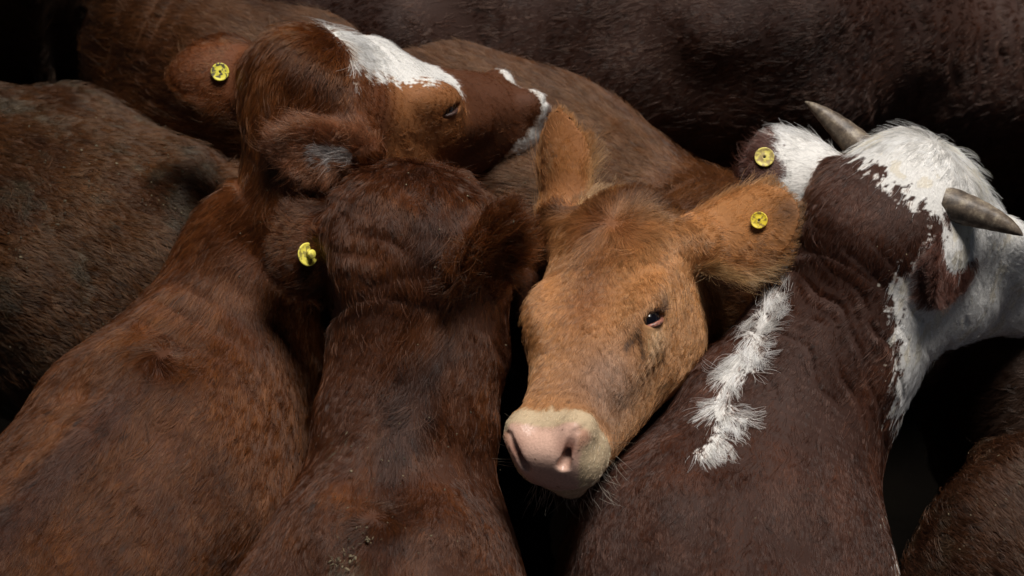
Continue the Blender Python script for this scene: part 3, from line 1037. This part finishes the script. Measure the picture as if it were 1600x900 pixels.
def look_D(b):
    H = b.info['H']; W = b.info['W']
    # white mane streak: curve along the withers
    sp_px = [(1090, 722, .010), (1112, 700, .030), (1132, 660, .036), (1125, 625, .040), (1140, 590, .042), (1165, 560, .044), (1180, 520, .044), (1198, 490, .038), (1222, 455, .034)]
    def f(q, n):
        A = base_look(b, q, n, .014); hl = A['hl']; N_ = len(q)
        hx, hy, hz = hl.T
        col = np.tile(DK, (N_, 1))
        col = mixc(col, DK * [1.9, 1.8, 1.6], sm(NZ3(q) + NZ4(q), .2, 1.6) * .5)
        # white streak
        st = b.info['streak']
        d = np.full(N_, 9.0)
        for (a, ra), (c_, rc) in zip(st[:-1], st[1:]):
            ab = c_ - a; t = np.clip(((q - a) @ ab) / (ab @ ab), 0, 1)
            dd = np.linalg.norm(q - a - t[:, None] * ab, axis=1) - (ra + (rc - ra) * t)
            d = np.minimum(d, dd)
        sk = d + NZ1(q) * .009 + NZ2(q) * .004 + NZ3(q) * .006 + (rng.random(N_) ** 2) * .016 < 0
        col[sk] = WHT * .95
        A['length'][sk] = .033; A['wild'][sk] = .45; A['lift'][sk] = .15; A['clump'][sk] = .5
        A['flow'][sk] = (unit(A['flow']) * .25 + np.tanh((((q - st[4][0]) @ CR) - ((q - st[4][0]) @ CU) * .55) / .03)[:, None] * (CR * .85 + CU * .1) - CU * (.1 + .5 * sm(-(q - st[4][0]) @ CU, -.05, .1))[:, None] + CU * .35 * sm((q - st[6][0]) @ CU, -.02, .04)[:, None] + (NB[0](q)[:, None] * CR + NB[1](q)[:, None] * CU) * .35)[sk]
        # white face, throat
        r_ = rag(q, .006, .010)
        pa = b.info['pollp']; h = ((q - pa) @ V(.62, .78, -.1) > -r_ * 1.4) & (np.linalg.norm(hl - [0, .2, -.1], axis=1) < .36)
        px, py = project(q)
        bp, bn = b.info['plane']
        thr = ((q - bp) @ bn + r_ * 1.2 > 0)
        head_side = np.linalg.norm(hl - [0, .15, -.1], axis=1) < .42
        wht = h & head_side | (thr & ((q - b.info['plane2']) @ V(.73, -.68) + r_ > 0) & ((q - P(1330, 600, 1.0)) @ CR > 0))
        col[wht] = WHT
        col = np.where((wht & (sm(NZ1(q) + NZ3(q), .6, 1.6) > .5))[:, None], WHT * [.93, .88, .78], col)
        tuft = np.clip(near_pt(q, H.w(0, .03, .0), .06) * 1.5, 0, 1) * wht
        A['length'] = A['length'] * (1 - tuft) + .040 * tuft
        A['wild'] = A['wild'] * (1 - tuft) + 1.2 * tuft
        A['lift'] = A['lift'] + .4 * tuft
        A['length'][wht & (tuft < .1)] = .010
        A['rad'][wht] = .00024
        for nm in ('earL', 'earR'):
            e = A[nm]; m = e['m']
            if nm == 'earL':
                wb = (e['u'] + NZ1(q) * .05 + np.abs(e['v'] + .02) * 2.2 * (e['v'] * np.sign(b.info['earL'].v @ CU) < .02) < .66)
                ec = np.where(wb[:, None], WHT, np.array([.085, .036, .027])[None])
            else:
                ec = np.where((e['inside'] | (e['u'] > .35))[:, None], np.array([.085, .034, .024])[None], WHT[None] * [.9, .85, .75])
                A['length'][m] = .022
            col[m] = ec[m]
        A['col'] = col
        return fin(A, N_)
    return f

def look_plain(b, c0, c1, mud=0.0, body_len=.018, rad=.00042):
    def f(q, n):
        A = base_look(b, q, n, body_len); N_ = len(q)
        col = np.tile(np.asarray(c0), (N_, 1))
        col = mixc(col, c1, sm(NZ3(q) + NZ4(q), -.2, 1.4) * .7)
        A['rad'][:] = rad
        if mud:
            px, py = project(q)
            mk = sm(NZ3(q + 5) * .8 + NZ1(q) * .7 + NZ4(q) * .4, .55, 1.1)
            col = mixc(col, [.095, .075, .048], mk * mud)
            A['wild'] += .9 * mk; A['length'] *= 1.15; A['lift'] += .15
        A['col'] = col
        return fin(A, N_)
    return f
# ------------------------------------------------------------------ parts
def simple_mat(name, col, rough=.5, spec=.4, bump=0, bscale=200, coat=0.0, var=None):
    m, n, l, b = newmat(name)
    b.inputs['Base Color'].default_value = (*col, 1)
    b.inputs['Roughness'].default_value = rough
    b.inputs['Specular IOR Level'].default_value = spec
    b.inputs['Coat Weight'].default_value = coat
    if bump or var:
        tc = n.new('ShaderNodeTexCoord')
        nz = n.new('ShaderNodeTexNoise'); nz.inputs['Scale'].default_value = bscale; nz.inputs['Detail'].default_value = 6
        l.new(tc.outputs['Object'], nz.inputs['Vector'])
        if bump:
            bp = n.new('ShaderNodeBump'); bp.inputs['Strength'].default_value = bump; bp.inputs['Distance'].default_value = .001
            l.new(nz.outputs[0], bp.inputs['Height']); l.new(bp.outputs[0], b.inputs['Normal'])
        if var:
            cr = n.new('ShaderNodeValToRGB')
            cr.color_ramp.elements[0].position = var[2]; cr.color_ramp.elements[0].color = (*var[0], 1)
            cr.color_ramp.elements[1].position = var[3]; cr.color_ramp.elements[1].color = (*col, 1)
            l.new(nz.outputs[0], cr.inputs[0]); l.new(cr.outputs[0], b.inputs['Base Color'])
    return m

TAGM = [simple_mat('tag_yellow_muddy', (.88, .80, .10), .45, var=((.16, .14, .08), 0, .43, .48), bscale=160, bump=.2),
        simple_mat('tag_yellow_clean', (.88, .78, .13), .45, var=((.35, .3, .08), 0, .42, .50), bscale=110, bump=.2),
        simple_mat('tag_yellow_worn', (.78, .60, .04), .5, var=((.30, .20, .04), 0, .42, .52), bscale=150, bump=.2),
        simple_mat('tag_yellow_scuffed', (.72, .62, .14), .5, var=((.36, .27, .10), 0, .42, .56), bscale=130, bump=.2)]
DARKM = simple_mat('tag_hole', (.01, .01, .01), .8)
EYEM = simple_mat('eye_dark', (.005, .005, .008), .10, .5, coat=.3)
LIDM = simple_mat('eyelid_skin', (.42, .17, .12), .35, .5, bump=.4, bscale=300, var=((.16, .07, .05), 0, .40, .6))
LIDD = simple_mat('eyelid_dark', (.07, .035, .028), .4, .5, bump=.4, bscale=300)

def frame_of(n):
    n = unit(n); a = np.cross(n, UP if abs(n @ UP) < .9 else CR); a = unit(a)
    return a, np.cross(n, a), n

def lathe(prof, seg=36):
    """prof [(r,z)] -> verts (local), quads ; closed at both ends when r=0"""
    V_ = []; F_ = []
    for r_, z in prof:
        for k in range(seg):
            t = 2 * math.pi * k / seg
            V_.append((r_ * math.cos(t), r_ * math.sin(t), z))
    for i in range(len(prof) - 1):
        for k in range(seg):
            F_.append((i * seg + k, i * seg + (k + 1) % seg, (i + 1) * seg + (k + 1) % seg, (i + 1) * seg + k))
    return np.array(V_), np.array(F_)

def place(Vl, c, n, tilt=None):
    a, b_, n = frame_of(n)
    return c + Vl[:, :1] * a + Vl[:, 1:2] * b_ + Vl[:, 2:3] * n

def ear_tag(parent, c, n, mat, r=.0145, stud=False):
    c = c + unit(n) * .007
    prof = [(.0001, -.001), (r * .96, -.001), (r, 0), (r, .0012), (r * .96, .002), (r * .86, .0018), (r * .8, .0012), (r * .34, .0012), (r * .28, .0015), (r * .14, .0015), (r * .13, .0008), (.0001, .0008)]
    Vl, F = lathe(prof)
    t = mesh_from('ear_tag', place(Vl, c, n), F, mat, parent)
    if stud:
        Vl, F = lathe([(.0001, 0), (r * .25, 0), (r * .25, .007), (r * .38, .009), (r * .38, .012), (r * .3, .0135), (.0001, .0137)])
        mesh_from('stud', place(Vl, c + unit(n) * .001, n), F, mat, t)
    else:
        Vl, F = lathe([(.0001, 0), (r * .125, 0), (r * .12, .0006), (.0001, .0007)], 20)
        mesh_from('stud_hole', place(Vl, c + unit(n) * .0009, n), F, DARKM, t)
    # back plate on the other side of the ear
    return t

def tube(path_, rads, seg=28, ridges=0, seed=1):
    path_ = np.array(path_); m = len(path_)
    T = unit(np.gradient(path_, axis=0)); a, b_, _ = frame_of(T[0])
    V_ = []; g = np.random.default_rng(seed); ph = g.uniform(0, 6.28, 6)
    for i in range(m):
        a = unit(a - (a @ T[i]) * T[i]); b_ = np.cross(T[i], a)
        for k in range(seg):
            t = 2 * math.pi * k / seg
            rr = rads[i] * (1 + ridges * (.5 * math.sin(i * 1.3 + ph[0] + .6 * math.sin(t)) + .4 * math.sin(5 * t + ph[1] + i * .1) * .6 + .3 * math.sin(9 * t + ph[2])))
            V_.append(path_[i] + rr * (math.cos(t) * a + math.sin(t) * b_))
    F_ = []
    for i in range(m - 1):
        for k in range(seg):
            F_.append((i * seg + k, i * seg + (k + 1) % seg, (i + 1) * seg + (k + 1) % seg, (i + 1) * seg + k))
    return np.array(V_), np.array(F_)

def bez(p0, p1, p2, n):
    t = np.linspace(0, 1, n)[:, None]
    return (1 - t) ** 2 * p0 + 2 * t * (1 - t) * p1 + t * t * p2

def horn_mat():
    m, n, l, b = newmat('horn_keratin')
    tc = n.new('ShaderNodeTexCoord')
    nz = n.new('ShaderNodeTexNoise'); nz.inputs['Scale'].default_value = 55; nz.inputs['Detail'].default_value = 8; nz.inputs['Roughness'].default_value = .7
    l.new(tc.outputs['Object'], nz.inputs['Vector'])
    cr = n.new('ShaderNodeValToRGB')
    e = cr.color_ramp.elements
    e[0].position = .35; e[0].color = (.035, .026, .019, 1)
    e[1].position = .68; e[1].color = (.30, .25, .18, 1)
    e.new(.52).color = (.12, .09, .065, 1)
    l.new(nz.outputs[0], cr.inputs[0]); l.new(cr.outputs[0], b.inputs['Base Color'])
    b.inputs['Roughness'].default_value = .5
    bp = n.new('ShaderNodeBump'); bp.inputs['Strength'].default_value = .6; bp.inputs['Distance'].default_value = .0015
    l.new(nz.outputs[0], bp.inputs['Height']); l.new(bp.outputs[0], b.inputs['Normal'])
    return m
HORNM = horn_mat()

def horn(parent, base, mid, tip, r0):
    pth = bez(base, mid, tip, 34)
    t = np.linspace(0, 1, 34)
    rad = r0 * (1 - t ** 1.25) ** .8 + .0006
    Vv, F = tube(pth, rad, 30, ridges=.035)
    return mesh_from('horn', Vv, F, HORNM, parent)

def uv_sphere(c, r, axes=None, seg=28, rings=18, sc=(1, 1, 1)):
    prof = [(max(1e-4, math.sin(math.pi * i / rings)), -math.cos(math.pi * i / rings)) for i in range(rings + 1)]
    Vl, F = lathe(prof, seg)
    Vl = Vl * np.array(sc) * r
    A_ = np.eye(3) if axes is None else np.asarray(axes)
    return c + Vl @ A_, F

def add_eye(parent, H, sg, lidm, ln=.0245, wd=.0115, s=1.05):
    c, n, lg, up = eye_spot(H, sg)
    if up @ H.z < 0: up = -up
    Rr = .0205 * s
    oc = c - n * (.0135 * s)
    Vv, F = uv_sphere(oc, Rr)
    e = mesh_from('eye', Vv, F, EYEM, parent)
    # lid rim, almond shaped, hugging the ball; front corner drawn out into the tear duct
    th = np.linspace(0, 2 * math.pi, 49)
    pts = []; rad = []
    for t in th:
        x = math.cos(t); y = math.sin(t)
        px_ = ln * s * x * (1.0 + (.45 if x > 0 else .05) * abs(x) ** 6)
        py_ = wd * s * np.sign(y) * abs(y) ** 1.25 * (1.0 if y > 0 else .9)
        rho2 = min(px_ ** 2 + py_ ** 2, (Rr * .93) ** 2)
        pts.append(oc + lg * px_ + up * py_ + n * (math.sqrt(Rr ** 2 - rho2) + .0012))
        rad.append((.0036 if y < 0 else .0030) * s * (1 - .25 * abs(x)))
    Vv, F = tube(pts, rad, 14)
    mesh_from('eyelid', Vv, F, lidm, e)
    return c, n, lg, up

def strands(roots, dirs, lens, bend, col, rad, steps=6):
    roots = np.asarray(roots); n = len(roots)
    t = np.linspace(0, 1, steps + 1)[None, :, None]
    pts = roots[:, None] + unit(dirs)[:, None] * lens[:, None, None] * t + np.asarray(bend)[:, None] * lens[:, None, None] * t * t * .5
    return pts, np.tile(col, (n, 1)), np.full(n, rad)
# ------------------------------------------------------------------ build everything
from concurrent.futures import ThreadPoolExecutor
import time
T0 = time.time()
HAIRS = float(os.environ.get('HAIRS', '1'))
VOX = float(os.environ.get('VOX', '.0035'))
LAB = dict(
    A=('red-brown cow with a white blaze and a yellow ear tag, head turned right', 'long-coated'),
    B=('dark red-brown cow seen from behind, with an edge-on yellow tag, left of the tan-faced cow', ''),
    C=('tan-faced cow in the centre looking towards the camera, with a cream and pink muzzle', ''),
    D=('dark brown horned cow with a white face and a white streak on its withers', ''),
    E=('muddy brown cow rump at the left edge behind the blazed cow', ''),
    G=('large dark brown cow across the top right, behind the horned cow', ''),
    H=('dark brown cow rump in the bottom right corner, in front of the horned cow', ''),
    I=('dim dark cow in shadow under the white jaw of the horned cow', ''),
    K=('dark cow back just inside the top right edge, beyond the large dark cow', ''),
    J=('dim dark cow in the top left corner beyond the muddy rump', ''))
names = 'ABCDEGHIJK'
bodies = {ch: globals()['cow_' + ch]() for ch in names}
for ch in 'C':
    cut_eye(bodies[ch], bodies[ch].info['H'], -1, .0245, .0115); cut_eye(bodies[ch], bodies[ch].info['H'], 1, .0245, .0115)
cut_eye(bodies['A'], bodies['A'].info['H'], 1, .019, .006)
cut_eye(bodies['D'], bodies['D'].info['H'], 1, .019, .008)
vox = {ch: (VOX if ch in 'ABCD' else .010) for ch in names}
def job(ch): return ch, nets(bodies[ch], vox[ch])
with ThreadPoolExecutor(4) as ex: geo = dict(ex.map(job, 'CDABGEHIJK'))
print('nets', time.time() - T0)
bvh = {ch: make_bvh(geo[ch][0], geo[ch][1]) for ch in names}
print('bvh', time.time() - T0)
# where the streak and the throat border of the horned cow lie on its body
D = bodies['D']
def on(ch, pts, fb):
    r_ = [hit(bvh[ch], *c_)[0] for c_ in pts]
    r_ = [x for x in r_ if x is not None]
    return r_ if len(r_) >= 2 else [fb, fb + .001]
HC = bodies['C'].info['H']
eC = project(eye_spot(HC, -1)[0][None]); ex, ey_ = float(eC[0][0]), float(eC[1][0])
print('eye at', ex, ey_)
bodies['C'].info['marks'] = dict(tear=on('C', [(ex - 24, ey_ + 24), (ex - 42, ey_ + 46)], HC.o), tear2=on('C', [(ex - 20, ey_ + 32), (ex - 14, ey_ + 62)], HC.o),
    pale=on('C', [(ex + 6, ey_ + 34), (ex + 7, ey_ + 34)], HC.o)[0], brow=on('C', [(ex + 20, ey_ - 30), (ex + 21, ey_ - 31)], HC.o)[0])
bodies['A'].info['mark'] = on('A', [(690, 92), (716, 108)], bodies['A'].info['H'].o)
st = []
for px, py, r_ in [(1090, 722, .002), (1112, 698, .010), (1140, 664, .020), (1122, 626, .022), (1140, 590, .024), (1168, 556, .028), (1182, 520, .028), (1200, 486, .022), (1222, 456, .018)]:
    p_, n_ = hit(bvh['D'], px, py)
    if p_ is not None: st.append((p_, r_))
D.info['streak'] = st
p_, _ = hit(bvh['D'], 1396, 520)
pA, _ = hit(bvh['D'], 1388, 284)
D.info['pollp'] = pA if pA is not None else P(1388, 284, 1.3)
pB, _ = hit(bvh['D'], 1402, 430)
D.info['plane2'] = pB if pB is not None else P(1402, 430, 1.2)
bodies['B'].info['ridge'] = [h_[0] for h_ in (hit(bvh['B'], *c_) for c_ in ((676, 345), (688, 430), (682, 520), (645, 610), (618, 700), (600, 860))) if h_[0] is not None]
D.info['plane'] = (p_ if p_ is not None else P(1396, 520, 1.0), unit(V(1, .02, -.15)))

looks = dict(A=look_A(bodies['A']), B=look_B(bodies['B']), C=look_C(bodies['C']), D=look_D(bodies['D']),
             E=look_plain(bodies['E'], [.092, .036, .0125], [.058, .021, .0085], mud=.7, body_len=.022),
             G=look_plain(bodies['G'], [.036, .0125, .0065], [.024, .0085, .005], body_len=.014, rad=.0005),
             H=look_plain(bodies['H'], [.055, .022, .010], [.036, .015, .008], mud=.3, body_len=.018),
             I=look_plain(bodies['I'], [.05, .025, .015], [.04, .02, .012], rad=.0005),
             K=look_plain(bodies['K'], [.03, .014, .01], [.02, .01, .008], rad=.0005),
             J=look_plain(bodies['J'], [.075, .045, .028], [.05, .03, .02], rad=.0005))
DENS = dict(A=190e3, B=190e3, C=150e3, D=200e3, E=110e3, G=70e3, H=90e3, I=40e3, J=40e3, K=40e3)

def local_density(ch, b):
    H = b.info.get('H')
    def f(c, n):
        w = np.ones(len(c))
        if H is None or ch not in 'ABCD': return w
        hl = H.loc(c); hx, hy, hz = hl.T
        head = (np.linalg.norm(hl - [0, .24, -.1], axis=1) < .34) & (hy > 0)
        w[head] = 2.0 if ch in 'ABD' else 3.0
        for nm in ('earL', 'earR'):
            e = b.info[nm]
            m = np.abs(e.f(c.astype(np.float32))) < .012
            w[m] = 2.0
        if ch == 'C':
            w[pad_mask(H, c, n) > .4] = 0
            w[(hy > .41)] *= 1.3
        if ch in 'ACD':
            for sg in ((-1, 1) if ch == 'C' else (1,)):
                ec, en, lg, up = eye_spot(H, sg)
                d = c - ec
                w[((d @ lg) / .031) ** 2 + ((d @ up) / .017) ** 2 + ((d @ en) / .03) ** 2 < 1] = 0
        return w
    return f

def pad_mask(H, q, n):
    hx, hy, hz = H.loc(q).T
    pad = sm(hy + .25 * np.minimum(0, hz + .05) + NZ2(q) * .0015, .446, .455) * sm(hz, -.121, -.115) * (1 - sm(np.abs(hx) + .35 * np.maximum(0, -hz - .06) + NZ2(q) * .0015, .050, .057))
    return pad

body_grp = 'cattle crowded together in the pen'
roots = {}
for ch in names:
    b = bodies[ch]; Vv, Q, N = geo[ch]
    root = bpy.data.objects.new('cow', None)
    scene.collection.objects.link(root)
    lo = b.pr[0].c.mean(0)
    root.location = (float(lo[0]), float(lo[1]), 0)
    root['label'] = LAB[ch][0]; root['category'] = 'cow'; root['group'] = body_grp
    bpy.context.view_layer.update()
    roots[ch] = root
    ob = mesh_from('body', Vv, Q, HIDE, root)
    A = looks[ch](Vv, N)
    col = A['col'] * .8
    wet = np.zeros(len(Vv))
    if ch == 'C':
        pm = pad_mask(b.info['H'], Vv, N)
        hx, hy, hz = b.info['H'].loc(Vv).T
        pink = mixc(np.tile(np.array([.64, .41, .32]), (len(Vv), 1)), [.30, .13, .09], np.clip(near_pt(Vv, b.info['H'].w(.040, .475, -.05), .012) + near_pt(Vv, b.info['H'].w(-.040, .475, -.05), .012), 0, 1) * .9)
        pink = np.where((NZ2(Vv * 1.3) > 1.75)[:, None], [.18, .09, .07], pink)
        col = mixc(col, [0, 0, 0], pm) + pink * pm[:, None]
        wet = pm
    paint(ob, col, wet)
    if PREVIEW != '' and HAIRS == 0: continue
    spec = dict(mottle=.07 if ch == 'C' else .13, density=DENS[ch] * HAIRS, local=local_density(ch, b), look=looks[ch], clump=12 if ch in 'ABCDE' else 9, steps=4)
    sets = [grow(b, Vv, Q, N, spec, list(bvh.values()))]
    print('coat', ch, len(sets[0][0]), time.time() - T0)
    # guard hairs: sparse, longer, untidier
    def look2(q, n, lk=looks[ch]):
        A = lk(q, n); A['length'] = A['length'] * 1.5 + .002; A['wild'] = A['wild'] + .6; A['lift'] = A['lift'] + .18; A['rad'] = A['rad'] * .75
        A['col'] = np.clip(A['col'] * 1.25, 0, .85); A['clump'] = np.full(len(q), .8)
        return A
    spec2 = dict(spec); spec2['density'] = spec['density'] * .07; spec2['look'] = look2; spec2['clump'] = 5; spec2['steps'] = 5
    sets.append(grow(b, Vv, Q, N, spec2, list(bvh.values())))
    H = b.info.get('H')
    if ch == 'C':
        g = np.random.default_rng(5)
        # chin whiskers
        k = 170
        xs = g.uniform(-.06, .06, k)
        rt = np.array([H.w(x, g.uniform(.40, .485), g.uniform(-.165, -.128)) for x in xs])
        dr = H.v(0, .4, -1)[None] + g.normal(size=(k, 3)) * .35 + H.x[None] * (xs * 9)[:, None]
        sets.append(strands(rt, dr, g.uniform(.015, .042, k), g.normal(size=(k, 3)) * .3, [.55, .5, .42], .00022))
        k = 26
        sgs = g.choice([-1, 1], k)
        rt = np.array([H.w(s_ * .062, g.uniform(.39, .47), g.uniform(-.11, -.06)) for s_ in sgs])
        dr = H.x[None] * sgs[:, None] + H.v(0, .2, .1)[None] + g.normal(size=(k, 3)) * .3
        sets.append(strands(rt, dr, g.uniform(.02, .055, k), g.normal(size=(k, 3)) * .3, [.35, .28, .2], .00018))
        for sg in (-1, 1):
            ec, en, lg, up = eye_spot(H, sg)
            if up @ H.z < 0: up = -up
            k = 60
            ts = g.uniform(-.9, .6, k)
            rt = ec + lg * (ts * .021)[:, None] + up * (.0105 * (1 - ts ** 2))[:, None] + en * .006
            dr = en[None] * .9 + up[None] * .15 - lg[None] * .8 + g.normal(size=(k, 3)) * .2
            sets.append(strands(rt, dr, g.uniform(.010, .024, k), -up[None] * .5 + g.normal(size=(k, 3)) * .1, [.05, .025, .015], .00028))
    if ch == 'E':
        g = np.random.default_rng(9)
        rt = []; dr = []
        for _ in range(900):
            t_ = g.uniform(0, 1)
            p_, n_ = hit(bvh['E'], 345 + 42 * t_ + g.normal() * 9, 262 + 75 * t_ + g.normal() * 9)
            if p_ is None or (p_ - CAM) @ CF > 4.5: continue
            rt.append(p_); dr.append(unit(n_) * .5 + V(.8, -.15, 0) + g.normal(size=3) * .3)
        if rt: sets.append(strands(np.array(rt), np.array(dr), g.uniform(.025, .055, len(rt)), g.normal(size=(len(rt), 3)) * .25 - UP * .6, [.19, .075, .03], .00035))
    if ch in 'AD':
        g = np.random.default_rng(6)
        ec, en, lg, up = eye_spot(H, 1)
        if up @ H.z < 0: up = -up
        k = 26; ts = g.uniform(-.9, .6, k)
        rt = ec + lg * (ts * .02)[:, None] + up * (.006 * (1 - ts ** 2))[:, None] + en * .005
        dr = en[None] + up[None] * .1 - lg[None] * .4 + g.normal(size=(k, 3)) * .2
        sets.append(strands(rt, dr, g.uniform(.01, .022, k), -up[None] * .8 + g.normal(size=(k, 3)) * .1, [.04, .02, .012] if ch == 'A' else [.6, .58, .5], .00025))
    curves_object('coat', sets, HAIR, root)
    print('hair', ch, time.time() - T0)

# eyes
add_eye(roots['C'], bodies['C'].info['H'], -1, LIDM)
add_eye(roots['C'], bodies['C'].info['H'], 1, LIDD)
add_eye(roots['A'], bodies['A'].info['H'], 1, LIDD, .019, .0065, 1.0)
add_eye(roots['D'], bodies['D'].info['H'], 1, LIDD, .019, .009, 1.0)
# ear tags
for ch, px, py, k, r_, stud, nn in [('A', 344, 113, 0, .0150, False, None), ('C', 1187, 345, 2, .0135, False, None), ('D', 1194, 247, 3, .0160, False, None), ('B', 477, 398, 1, .0185, True, V(.62, .05, -.80))]:
    p_, n_ = hit(bvh[ch], px, py)
    if p_ is None: print('no ear under tag', ch); continue
    if nn is None: n_ = unit(unit(n_) * .5 + unit(CAM - p_) * .5)
    else: n_ = nn
    ear_tag(roots[ch], p_, n_, TAGM[k], r_, stud)
# horns of the horned cow
def at(ch, px, py, depth=.0):
    p_, n_ = hit(bvh[ch], px, py)
    if p_ is None: return None
    return p_ + unit(p_ - CAM) * depth
HD = D.info['H']
for loc_, hp, tip, bend in [((-.122, .022, -.026), None, V(-.096, .088, .02), V(-.012, .035, 0)), ((.062, .006, -.030), (1486, 322), V(.104, -.046, -.03), V(.05, .004, 0))]:
    b0 = at('D', *hp, .014) if hp else None
    if b0 is None: b0 = HD.w(*loc_)
    horn(roots['D'], b0 - tip * .12, b0 + (tip * .5 + bend * .5), b0 + tip, .027)

# flecks of dried dung and chaff caught in the coats
def fleck_mat(name, c0, c1):
    m, n, l, b = newmat(name)
    g = n.new('ShaderNodeObjectInfo'); tc = n.new('ShaderNodeTexCoord')
    nz = n.new('ShaderNodeTexNoise'); nz.inputs['Scale'].default_value = 35
    l.new(tc.outputs['Object'], nz.inputs['Vector'])
    cr = n.new('ShaderNodeValToRGB'); cr.color_ramp.elements[0].color = (*c0, 1); cr.color_ramp.elements[1].color = (*c1, 1)
    cr.color_ramp.elements[0].position = .4; cr.color_ramp.elements[1].position = .6
    l.new(nz.outputs[0], cr.inputs[0]); l.new(cr.outputs[0], b.inputs['Base Color'])
    b.inputs['Roughness'].default_value = .9
    return m
FLM = fleck_mat('dried_flecks', (.05, .037, .022), (.19, .15, .09))
def flecks(ch, spots, seed):
    g = np.random.default_rng(seed)
    Vv, Q, N = geo[ch]
    vs_, fs_ = [], []
    for cx, cy, spread, cnt, size, lift in spots:
        for _ in range(cnt):
            p_, n_ = hit(bvh[ch], cx + g.normal() * spread, cy + g.normal() * spread * .8)
            if p_ is None: continue
            if (p_ - CAM) @ CF > 4.3: continue
            n_ = unit(n_); a_, b_, _ = frame_of(n_)
            t = g.uniform(0, 6.28); u = a_ * math.cos(t) + b_ * math.sin(t); v = np.cross(n_, u)
            L_ = size * g.uniform(.5, 1.6); W_ = L_ * g.choice([.15, .25, .7], p=[.4, .3, .3]); T_ = L_ * .18
            c_ = p_ + n_ * (lift * g.uniform(.5, 1.2)); k = len(vs_)
            tilt = n_ * g.normal() * .35
            ring = [(-1, -.4), (-.3, -1), (.7, -.8), (1, .2), (.4, 1), (-.7, .8)]
            for sgn in (-1, 1):
                for x, y in ring:
                    x *= g.uniform(.75, 1.15); y *= g.uniform(.7, 1.2)
                    vs_.append(c_ + (u + tilt) * (x * L_ * .5) + v * (y * W_ * .5) + n_ * (sgn * T_ * .5))
            for j in range(6): fs_.append((k + j, k + (j + 1) % 6, k + 6 + (j + 1) % 6, k + 6 + j))
            fs_.append((k + 5, k + 4, k + 3, k + 2)); fs_.append((k + 5, k + 2, k + 1, k + 0))
            fs_.append((k + 6, k + 7, k + 8, k + 9)); fs_.append((k + 6, k + 9, k + 10, k + 11))
    if not vs_: return
    o = mesh_from('dried_flecks', np.array(vs_), np.array(fs_), FLM, roots[ch], False)
    o['kind'] = 'stuff'
flecks('B', [(540, 880, 12, 40, .0055, .011), (560, 850, 18, 20, .004, .011), (580, 720, 40, 26, .004, .012), (650, 690, 45, 20, .003, .012), (640, 840, 90, 26, .003, .012), (690, 330, 55, 26, .003, .022), (700, 520, 50, 14, .0025, .011)], 3)
flecks('E', [(60, 330, 60, 70, .0045, .016), (180, 250, 60, 60, .0045, .016), (280, 310, 45, 50, .004, .015), (100, 480, 110, 50, .003, .014)], 4)
flecks('A', [(300, 520, 120, 26, .0028, .012), (400, 360, 60, 12, .0025, .012)], 5)
flecks('D', [(1150, 800, 110, 26, .0026, .010), (1350, 420, 60, 18, .0026, .010)], 6)
flecks('H', [(1530, 800, 50, 40, .0035, .013)], 7)
flecks('C', [(925, 350, 60, 5, .003, .010)], 8)

# ground of the pen
def ground_mat():
    m, n, l, b = newmat('pen_dirt')
    tc = n.new('ShaderNodeTexCoord'); nz = n.new('ShaderNodeTexNoise'); nz.inputs['Scale'].default_value = 9; nz.inputs['Detail'].default_value = 9
    l.new(tc.outputs['Object'], nz.inputs['Vector'])
    cr = n.new('ShaderNodeValToRGB'); cr.color_ramp.elements[0].color = (.002, .0015, .001, 1); cr.color_ramp.elements[1].color = (.006, .0045, .003, 1)
    l.new(nz.outputs[0], cr.inputs[0]); l.new(cr.outputs[0], b.inputs['Base Color'])
    b.inputs['Roughness'].default_value = .9; b.inputs['Specular IOR Level'].default_value = .05
    bp = n.new('ShaderNodeBump'); bp.inputs['Strength'].default_value = .8; bp.inputs['Distance'].default_value = .03
    l.new(nz.outputs[0], bp.inputs['Height']); l.new(bp.outputs[0], b.inputs['Normal'])
    return m
gr = mesh_from('ground', np.array([(-60, -60, 0), (60, -60, 0), (60, 60, 0), (-60, 60, 0)], float), np.array([[0, 1, 2, 3]]), ground_mat(), None, False)
gr['kind'] = 'structure'
print('done', time.time() - T0)
